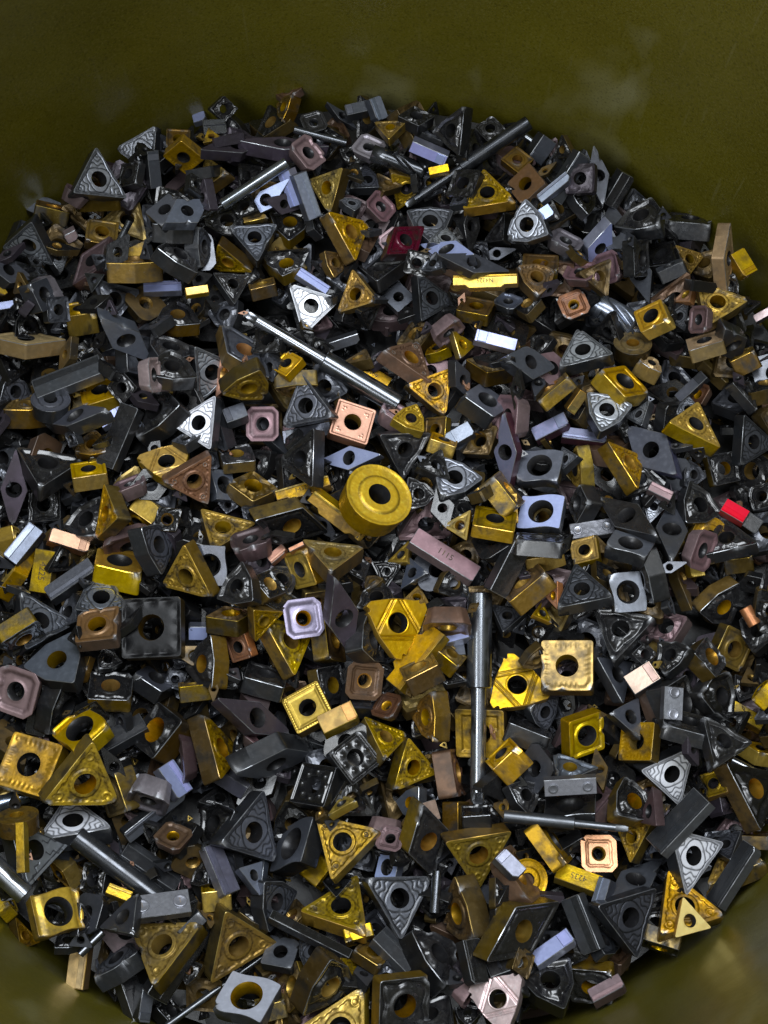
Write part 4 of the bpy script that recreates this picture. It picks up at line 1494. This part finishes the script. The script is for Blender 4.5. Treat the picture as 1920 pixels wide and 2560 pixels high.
class Heap:
    """collects the uncountable buried pieces into one mesh"""

    def __init__(self):
        self.mats, self.midx = [], {}
        self.V, self.F, self.MI, self.LA, self.nv = [], [], [], [], 0

    def mi(self, m):
        if m.name not in self.midx:
            self.midx[m.name] = len(self.mats)
            self.mats.append(m)
        return self.midx[m.name]

    def add(self, V, F, m, la=None):
        self.V.append(V)
        nv = self.nv
        self.F += [tuple(i + nv for i in f) for f in F]
        self.MI += [self.mi(m)] * len(F)
        self.LA.append(np.ones(len(V)) if la is None else la)
        self.nv += len(V)

    def piece(self, k, sch, P, s, spread, tol):
        n = Vector((rng.gauss(0, spread), rng.gauss(0, spread), 1.0)).normalized()
        q = Vector((0, 0, 1)).rotation_difference(n) @ Quaternion((0, 0, 1), rng.uniform(0, 6.283))
        R = np.array(q.to_matrix())
        poly, h = PROXY[k]
        dr = (P - CAM) / np.linalg.norm(P - CAM)
        Mw = settle(mat4(R * s, P), poly, -h, 0.0, dr, -2, tol=tol)
        f, b, r = LOW[k]
        face, flank, bore, _ = SCH[sch]
        for (V, F, m, la) in ((f[0], f[1], face, f[2]), (b[0], b[1], flank, None), (r[0], r[1], bore, None)):
            self.add((np.asarray(V) * 0.001) @ Mw[:3, :3].T + Mw[:3, 3], F, m, la)

    def finish(self):
        me = bpy.data.meshes.new('buried_inserts')
        me.from_pydata([tuple(v) for v in np.concatenate(self.V)], [], self.F)
        for m in self.mats:
            me.materials.append(m)
        me.polygons.foreach_set('material_index', self.MI)
        at = me.attributes.new('land', 'FLOAT', 'POINT')
        at.data.foreach_set('value', np.concatenate(self.LA).astype(np.float32))
        me.update()
        o = bpy.data.objects.new('buried_inserts', me)
        o['kind'] = 'stuff'
        o['label'] = 'dark mass of half-buried worn inserts filling the gaps of the heap'
        o['category'] = 'insert heap'
        COL.objects.link(o)


HEAP = Heap()


def build_heap():
    for layer in range(4):
        pts = []
        g = (0.0125, 0.0125, 0.0145, 0.0105)[layer]
        nn = int(0.29 / g)
        for i in range(nn):
            for j in range(nn):
                pts.append((BUCKET_C[0] - 0.145 + (i + rng.random()) * g, BUCKET_C[1] - 0.145 + (j + rng.random()) * g))
        rng.shuffle(pts)
        for x, y in pts:
            rr = math.hypot(x - BUCKET_C[0], y - BUCKET_C[1])
            if rr > BUCKET_R - 0.0095 or (layer == 3 and rr < BUCKET_R - 0.017):
                continue                            # the last layer only fills the ring against the wall
            HEAP.piece(rng.choice('TTTWWWCCDSSVQ'), rng.choice(FILL_S), np.array([x, y, BASE_Z + 0.003]), rng.uniform(0.75, 1.0), 0.55, 0.0016)
    # black disc in place of the packed core, coloured for shade in gaps
    n = 64
    rings = 8
    core = [(BUCKET_C[0], BUCKET_C[1], base_z(*BUCKET_C) - 0.006)]
    for k in range(1, rings + 1):
        for j in range(n):
            a = 6.28318 * j / n
            rr = (BUCKET_R - 0.004) * k / rings
            x, y = BUCKET_C[0] + rr * math.cos(a), BUCKET_C[1] + rr * math.sin(a)
            core.append((x, y, base_z(x, y) - 0.006 + rng.uniform(-0.001, 0.001)))
    cf = [(0, 1 + j, 1 + (j + 1) % n) for j in range(n)]
    for k in range(rings - 1):
        a0, b0 = 1 + k * n, 1 + (k + 1) * n
        cf += [(a0 + j, b0 + j, b0 + (j + 1) % n, a0 + (j + 1) % n) for j in range(n)]
    HEAP.add(np.array(core), cf, black_flank)


def box_blur(A, w):
    c = np.cumsum(np.pad(A, ((w + 1, w), (0, 0)), mode='edge'), 0)
    A = (c[2 * w + 1:] - c[:-2 * w - 1]) / (2 * w + 1)
    c = np.cumsum(np.pad(A, ((0, 0), (w + 1, w)), mode='edge'), 1)
    return (c[:, 2 * w + 1:] - c[:, :-2 * w - 1]) / (2 * w + 1)


def fill_gaps(count, smin, smax, sunk, schemes=('black',) * 5 + ('graph',) * 3 + ('blackgold', 'bronze', 'purple'), kinds='PPPTWCDVVS', gap=9):
    """small dark pieces and slivers lying in the hollows between the larger ones"""
    hollow = DEPTH - box_blur(DEPTH, 9)
    ys, xs = np.where(hollow > sunk)
    if not len(ys):
        return
    order = nrng.permutation(len(ys))
    taken = np.zeros(DEPTH.shape, bool)
    done = 0
    for o in order:
        j, i = ys[o], xs[o]
        if taken[j, i]:
            continue
        P = CAM + DIR[j, i] * (DEPTH[j, i] - 0.002)
        if math.hypot(P[0] - BUCKET_C[0], P[1] - BUCKET_C[1]) > BUCKET_R - 0.006:
            continue
        HEAP.piece(rng.choice(kinds), rng.choice(schemes), P, rng.uniform(smin, smax), 0.8, 0.0028)
        taken[max(0, j - gap):j + gap + 1, max(0, i - gap):i + gap + 1] = True
        done += 1
        if done >= count:
            break


# ------------------------------------------------------------------ bucket
def lathe(name, prof, n, mat, parent=None):
    V, F = [], []
    for r, z in prof:
        for j in range(n):
            a = 2 * math.pi * j / n
            V.append((r * math.cos(a), r * math.sin(a), z))
    for k in range(len(prof) - 1):
        F += [(k * n + j, k * n + (j + 1) % n, (k + 1) * n + (j + 1) % n, (k + 1) * n + j) for j in range(n)]
    me = bpy.data.meshes.new(name)
    me.from_pydata(V, [], F)
    me.materials.append(mat)
    me.polygons.foreach_set('use_smooth', [True] * len(F))
    bm = bmesh.new()
    bm.from_mesh(me)
    bmesh.ops.recalc_face_normals(bm, faces=bm.faces)
    bm.to_mesh(me)
    bm.free()
    o = bpy.data.objects.new(name, me)
    o.parent = parent
    COL.objects.link(o)
    return o


def build_bucket():
    m = plastic()
    b = bpy.data.objects.new('bucket', None)
    b.location = (BUCKET_C[0], BUCKET_C[1], -0.08)
    b['label'] = 'olive green plastic bucket with scuffed walls around the heap of inserts'
    b['category'] = 'bucket'
    COL.objects.link(b)
    zt, zb = 0.19, -0.08
    zs = np.linspace(zb + 0.004, zt, 14)
    prof = [(wall_r(z), z - zb) for z in zs]
    prof += [(wall_r(zt) + 0.0025, zt - zb)] + [(wall_r(z) + 0.0025, z - zb) for z in zs[::-1]]
    lathe('wall', prof, 160, m, b)
    lathe('rolled_rim', [(wall_r(zt) + 0.001 + 0.004 * math.cos(t), zt - zb + 0.0045 + 0.004 * math.sin(t)) for t in np.linspace(0, 6.2832, 13)], 160, m, b)
    lathe('base', [(0.0005, 0.0), (wall_r(zb) - 0.001, 0.0), (wall_r(zb) - 0.001, 0.003), (0.0005, 0.003)], 160, m, b)


# ------------------------------------------------------------------ object builders
def root(name, Mw, label=None):
    e = bpy.data.objects.new(name, None)
    e.empty_display_size = 0.004
    e.matrix_world = Matrix(Mw.tolist())
    COL.objects.link(e)
    return e


def child(name, me, parent, loc=None, rotz=0.0):
    o = bpy.data.objects.new(name, me)
    o.parent = parent
    if loc is not None:
        o.location = loc
    if rotz:
        o.rotation_euler = (0, 0, rotz)
    COL.objects.link(o)
    return o


_txt = {}


def text_mesh(s, size, mat):
    key = (s, round(size, 5), mat.name)
    if key not in _txt:
        cu = bpy.data.curves.new('engraving', 'FONT')
        cu.body = s
        cu.size = size
        cu.align_x = 'CENTER'
        cu.align_y = 'CENTER'
        cu.extrude = 0.00004
        cu.resolution_u = 3
        ob = bpy.data.objects.new('engraving', cu)
        COL.objects.link(ob)
        dg = bpy.context.evaluated_depsgraph_get()
        me = bpy.data.meshes.new_from_object(ob.evaluated_get(dg))
        bpy.data.objects.remove(ob)
        me.materials.clear()
        me.materials.append(mat)
        _txt[key] = me
    return _txt[key]


def box_geo(Lx, Wy, T, bev, waist=0.0, notch=0.0, teeth=0):
    """bar in mm: plan outline extruded with a bevel; optional waisted (double-ended parting insert) plan"""
    x, y = Lx / 2, Wy / 2
    if waist:
        q = [(-x, -y * 0.55), (-x * 0.62, -y * 0.55), (-x * 0.5, -y), (x * 0.5, -y), (x * 0.62, -y * 0.55), (x, -y * 0.55), (x, y), (-x, y)]
    elif notch:
        q = [(-x, -y), (x - notch, -y), (x, -y + notch * 0.8), (x, y), (-x + notch * 0.4, y), (-x, y - notch * 0.5)]
    else:
        q = [(-x, -y), (x, -y), (x, y), (-x, y)]
    q = np.array(q)
    n = len(q)
    cen = np.zeros(2)
    ins = q - np.sign(q - cen) * bev
    V = np.concatenate([np.c_[ins, np.zeros(n)], np.c_[q, np.full(n, -bev)], np.c_[q, np.full(n, -T + bev)], np.c_[ins, np.full(n, -T)]])
    F = [tuple(range(n))]
    top = [F[0]]
    side = []
    for k in range(3):
        side += [f for f in [(k * n + j, (k + 1) * n + j, (k + 1) * n + (j + 1) % n, k * n + (j + 1) % n) for j in range(n)]]
    side.append(tuple(range(3 * n, 4 * n))[::-1])
    return V, top, side


def build_bar(it, name):
    Lx, Wy, T = [v * 1000 for v in it['dims']]
    e = root(name, it['M'])
    face, flank, bore, _ = SCH[it['scheme']]
    r = random.Random(it['order'])
    k = it['kind']
    V, top, side = box_geo(Lx, Wy, T, 0.14, waist=1.0 if k == 'G' else 0.0, notch=(r.uniform(0.4, 1.2) if k == 'B' and r.random() < 0.65 else 0.0))
    child('top_face', mesh_from('top_face', V, top, face, np.ones(len(V)), smooth=False), e)
    mbar = mesh_from('body', V, side, flank, smooth=False)
    mbar.materials.append(gold_edge if it['scheme'].startswith(('gold', 'olive', 'bronze', 'tan')) else worn_edge)
    for i in range(len(V) // 4):
        mbar.polygons[i].material_index = 1
    child('body', mbar, e)
    if k == 'B' and Lx > 5.5 and it['text'] is None and Wy > 2.4:
        # ground chip groove across one end or along the bar: a raised strip with bevels
        if it['scheme'] == 'graphb' or r.random() < 0.5:
            V2, t2, s2 = box_geo(Lx * 0.96, Wy * r.uniform(0.22, 0.38), 0.5, 0.12)
            V2 = V2 + np.array([0, Wy * r.choice((-0.24, 0.24)), 0.28])
        else:
            V2, t2, s2 = box_geo(Lx * r.uniform(0.16, 0.3), Wy * 0.9, 0.5, 0.12)
            V2 = V2 + np.array([Lx * r.choice((-0.33, 0.33)), 0, 0.22])
        child('chip_groove_land', mesh_from('chip_groove_land', V2, t2 + s2, face, np.ones(len(V2)), smooth=False), e)
    if k == 'G':
        V2, t2, s2 = box_geo(Lx * 0.99, Wy * 0.16, 0.6, 0.12)
        child('seating_ridge', mesh_from('seating_ridge', V2 + np.array([0, Wy * 0.40, 0.35]), t2 + s2, flank, smooth=False), e)
    if k == 'K':
        for sx in (-1, 1):
            n = 28
            a = np.linspace(0, 2 * math.pi, n, endpoint=False)
            R1 = Wy * 0.27
            prof = [(R1, 0.0), (R1, 0.45), (R1 * 0.86, 0.55), (R1 * 0.72, 0.45), (0.01, 0.42)]
            SV = np.concatenate([np.c_[rr * np.cos(a), rr * np.sin(a), np.full(n, zz)] for rr, zz in prof]) + np.array([sx * Lx * 0.33, 0, -0.05])
            SF = []
            for q in range(4):
                SF += ring_faces(q * n, (q + 1) * n, n)
            st = child('stud', mesh_from('stud', SV, SF, face, np.ones(len(SV))), e)
            if it['text']:
                ch = it['text'][0].split('.')[0 if sx < 0 else 1]
                child('engraving', text_mesh(ch, R1 * 1.2 * 0.001, ink_pale), st, (sx * Lx * 0.33 * 0.001, 0, 0.00044))
    elif it['text']:
        s, rot = it['text']
        size = min(Wy * 0.46, Lx / (len(s) * 0.62) * 0.62) * 0.001
        vert = abs(it['M'][:3, 0] @ UP) > 0.7
        child('engraving', text_mesh(s, size, ink), e, (0, (0.06 if k == 'G' else 0) * Wy * 0.001, 0.00003), math.radians(rot))
    return e


def tool_geo(prof, n=40):
    a = np.linspace(0, 2 * math.pi, n, endpoint=False)
    V = np.concatenate([np.c_[np.full(n, x), r * np.cos(a), r * np.sin(a)] for x, r in prof])
    F = []
    for k in range(len(prof) - 1):
        F += ring_faces(k * n, (k + 1) * n, n)
    return V, F


def build_shank(it, name):
    e = root(name, it['M'])
    face, flank, bore, _ = SCH[it['scheme']]
    L = it['L'] * 1000
    r1, r2 = it['r'][0] * 1000, it['r'][1] * 1000
    fr = it['frac']
    x0, x1 = -L / 2, L / 2
    xs = x0 + L * fr
    c = 0.09 * r1
    if fr >= 0.999:
        V, F = tool_geo([(x0, 0.01), (x0, r1 - c), (x0 + c, r1), (x1 - c, r1), (x1, r1 - c), (x1, 0.01)])
        m = mesh_from('shank', V, F, face)
        fix_normals(m)
        child('shank', m, e)
        V, F = tool_geo([(x0 - 0.02, 0.01), (x0 - 0.02, r1 * 0.45), (x0 + 0.3, r1 * 0.5)], 24)
        child('centre_mark', mesh_from('centre_mark', V, F, flank), e)
    else:
        V, F = tool_geo([(x0, 0.01), (x0, r1 - c), (x0 + c, r1), (xs - c, r1), (xs, r1 - c), (xs, r2 * 0.98)])
        m = mesh_from('shank', V, F, face)
        fix_normals(m)
        child('shank', m, e)
        tip = min(3.2, 0.3 * (x1 - xs))
        V, F = tool_geo([(xs - 0.2, r2 * 1.02), (x1 - tip, r2 * 0.97)])
        child('neck', mesh_from('neck', V, F, flank), e)
        # ground cutting tip: half-round nose with a flat
        V, F = tool_geo([(x1 - tip, r2 * 0.97), (x1 - tip * 0.25, r2 * 0.9), (x1, r2 * 0.55), (x1, 0.01)], 32)
        V[:, 2] = np.where((V[:, 0] > x1 - tip * 0.92) & (V[:, 2] > 0.25 * r2), 0.25 * r2, V[:, 2])
        m = mesh_from('cutting_tip', V, F, face)
        fix_normals(m)
        child('cutting_tip', m, e)
    return e


def build_fluted(it, name):
    """short end mill with helical flutes"""
    e = root(name, it['M'])
    face, flank, bore, _ = SCH[it['scheme']]
    L, r = it['L'] * 1000, it['r'][0] * 1000
    n, m = 72, 60
    a = np.linspace(0, 2 * math.pi, n, endpoint=False)
    V = []
    for i in range(m + 1):
        t = i / m
        x = -L / 2 + L * t
        tw = t * L / r * 0.62
        taper = 1.0 if t < 0.9 else math.sqrt(max(0.05, 1 - ((t - 0.9) / 0.105) ** 2))
        rr = r * taper * (1 - 0.34 * np.clip(np.cos(3 * (a - tw)), 0, 1) ** 1.5) if t > 0.12 else np.full(n, r)
        V.append(np.c_[np.full(n, x), rr * np.cos(a), rr * np.sin(a)])
    V = np.nan_to_num(np.concatenate(V))
    F = []
    for i in range(m):
        F += ring_faces(i * n, (i + 1) * n, n)
    F.append(tuple(range(n))[::-1])
    F.append(tuple(range(m * n, m * n + n)))
    me = mesh_from('fluted_cutter', V, F, face)
    fix_normals(me)
    child('fluted_cutter', me, e)
    V, F = tool_geo([(-L / 2 - 4.0, 0.01), (-L / 2 - 4.0, r * 0.98), (-L / 2 + 0.1, r * 0.98)])
    child('shank', mesh_from('shank', V, F, flank), e)
    return e


def build_insert(it, name, kind):
    e = root(name, it['M'])
    mf, mb, mr = proto(kind, it['scheme'], it['opt'], 0 if kind in 'RH' or it['scheme'] in ('copper', 'lilac', 'goldbead', 'goldp', 'darkred', 'lavb') else it['order'] % 3)
    child('rake_face', mf, e)
    child('body', mb, e)
    child('bore', mr, e)
    if it['text'] and kind == 'T':
        for a in (90, 210, 330):
            child('engraving', text_mesh(it['text'][0], 0.0013, ink), e, (0.0057 * math.cos(math.radians(a)), 0.0057 * math.sin(math.radians(a)), -0.00012), math.radians(a - 90))
    elif kind == 'T' and it['scheme'] == 'brown':
        for a in (90, 210, 330):
            child('engraving', text_mesh('O', 0.0017, ink_pale), e, (0.0057 * math.cos(math.radians(a)), 0.0057 * math.sin(math.radians(a)), -0.00012), math.radians(a - 90))
    return e


# ------------------------------------------------------------------ labels: what it looks like, then where one finds it
SHAPE = {'T': 'triangle insert', 'P': 'small triangle insert', 'W': 'three-sided trigon insert', 'C': 'rhombic insert', 'D': 'diamond insert', 'V': 'slim rhombic insert', 'S': 'square insert', 'Q': 'cut-corner square insert',
         'Qo': 'cut-corner square insert', 'A': 'curved square insert', 'H': 'notched threading insert', 'R': 'round insert', 'B': 'bar', 'G': 'waisted bar', 'K': 'studded tag', 'M': 'cylindrical rod', 'F': 'fluted cutter'}
CAT = {'B': 'insert bar', 'G': 'insert bar', 'K': 'insert tag', 'M': 'tool shank', 'F': 'end mill'}
NAME = {'B': 'grooving_insert', 'G': 'parting_insert', 'K': 'studded_insert', 'M': 'tool_shank', 'F': 'fluted_end_mill'}
GROUP = {'triangular_insert': 'triangular inserts in the heap', 'tool_shank': 'tool shanks lying on the heap', 'grooving_insert': 'bar-shaped grooving inserts in the heap'}


def where(it, lm):
    dx, dy = it['px'][0] - lm['px'][0], lm['px'][1] - it['px'][1]
    a = math.degrees(math.atan2(dy, dx)) % 360
    d = math.hypot(dx, dy)
    w = ['right of', 'up right of', 'above', 'up left of', 'left of', 'down left of', 'below', 'down right of'][int(((a + 22.5) % 360) // 45)]
    return w, d


def describe():
    lms = [q for q in ITEMS if q['mark']]
    used = set()
    for q in lms:
        q['label'] = q['mark']
        used.add(q['mark'].lower())
    for it in ITEMS:
        if it['mark']:
            continue
        k = it['kind']
        edge = k[0] == 'E'
        shp = SHAPE[k[1].upper() if edge else k]
        col = SCH[it['scheme']][3]
        vis = it.get('vis', 1)
        pose = 'on edge' if edge else ('steeply tilted' if it['tau'] > 48 and k not in 'BGKMF' else '')
        if vis < 0.45 and not pose:
            pose = 'partly covered'
        near = sorted(lms, key=lambda m: where(it, m)[1])[:14]
        done = False
        for far in ('', 'next '):
            for m in near:
                w, d = where(it, m)
                pre = 'just ' if d < 120 else ''
                s = ' '.join(f"{col} {shp} {pose}, {pre}{w} {m['mark']}".replace(' ,', ',').split())
                if len(s.replace('-', ' ').split()) > 16:
                    s = ' '.join(f"{col} {shp}, {pre}{w} {m['mark']}".split())
                if len(s.replace('-', ' ').split()) > 16:
                    continue
                if s.lower() not in used:
                    used.add(s.lower())
                    it['label'] = s
                    done = True
                    break
            if done:
                break
        if not done:
            print('NO UNIQUE LABEL', it['order'], it['kind'], it['scheme'])
            it['label'] = f'{col} {shp} in the heap'


def build_items():
    areas = np.bincount(IDBUF[IDBUF >= 0].ravel(), minlength=len(ITEMS))
    for it in ITEMS:
        it['area'] = int(areas[it['order']])
        k = it['kind']
        poly, z0, z1 = None, None, None
        if k in KINDS:
            poly, h = PROXY[k]
            z0, z1 = -h, 0
        elif k[0] == 'E':
            poly, h = PROXY[k[1].upper()]
            z0, z1 = -h, 0
        if poly is not None:
            hh = convex_hit(it['M'], poly, z0, z1)
            tot = int(hh[3].sum()) if hh else 0
            it['vis'] = it['area'] / max(tot, 1)
    hidden = [i for i in ITEMS if i['area'] < 14]
    print('HIDDEN', [(i['crop'], i['kind'], i['scheme'], [tuple(round(v) for v in p) for p in i['pts'][:1]], i['area']) for i in hidden])
    keep = [i for i in ITEMS if i['area'] >= 14]
    ITEMS[:] = keep
    describe()
    for it in ITEMS:
        k = it['kind']
        if k in KINDS:
            name = KINDS[k][6]
            o = build_insert(it, name, k)
        elif k[0] == 'E':
            b = k[1].upper()
            name = KINDS[b][6]
            o = build_insert(it, name, b)
        elif k in 'BGK':
            name = NAME[k]
            o = build_bar(it, name)
        elif k == 'M':
            name = NAME[k]
            o = build_shank(it, name)
        else:
            name = NAME[k]
            o = build_fluted(it, name)
        o['label'] = it['label']
        o['category'] = CAT.get(k, 'insert')
        o['group'] = name.replace('_', ' ') + 's in the heap'


def build_floor():
    k = NT('shop_floor_concrete')
    n1 = k.n('ShaderNodeTexNoise', Scale=9.0, Detail=6.0)
    k.l(k.n('ShaderNodeTexCoord').outputs['Object'], n1.inputs['Vector'])
    k.l(k.mix(n1.outputs['Fac'], (0.10, 0.10, 0.098), (0.2, 0.198, 0.19)), k.p.inputs['Base Color'])
    k.p.inputs['Roughness'].default_value = 0.7
    me = bpy.data.meshes.new('floor')
    me.from_pydata([(-3, -3, 0), (3, -3, 0), (3, 3, 0), (-3, 3, 0)], [], [(0, 1, 2, 3)])
    me.materials.append(k.m)
    o = bpy.data.objects.new('floor', me)
    o.location = (0, 0, -0.0804)
    o['kind'] = 'structure'
    COL.objects.link(o)


build_floor()
build_bucket()
build_heap()
place_all()
fill_gaps(260, 0.10, 0.24, 0.0008, ('graph', 'black', 'lavg', 'bronze', 'goldb', 'steel', 'copper'), 'PPDV', 4)   # loose chips and broken tips
HEAP.finish()
build_items()
print('items', len(ITEMS), 'objects', len(sc.objects))
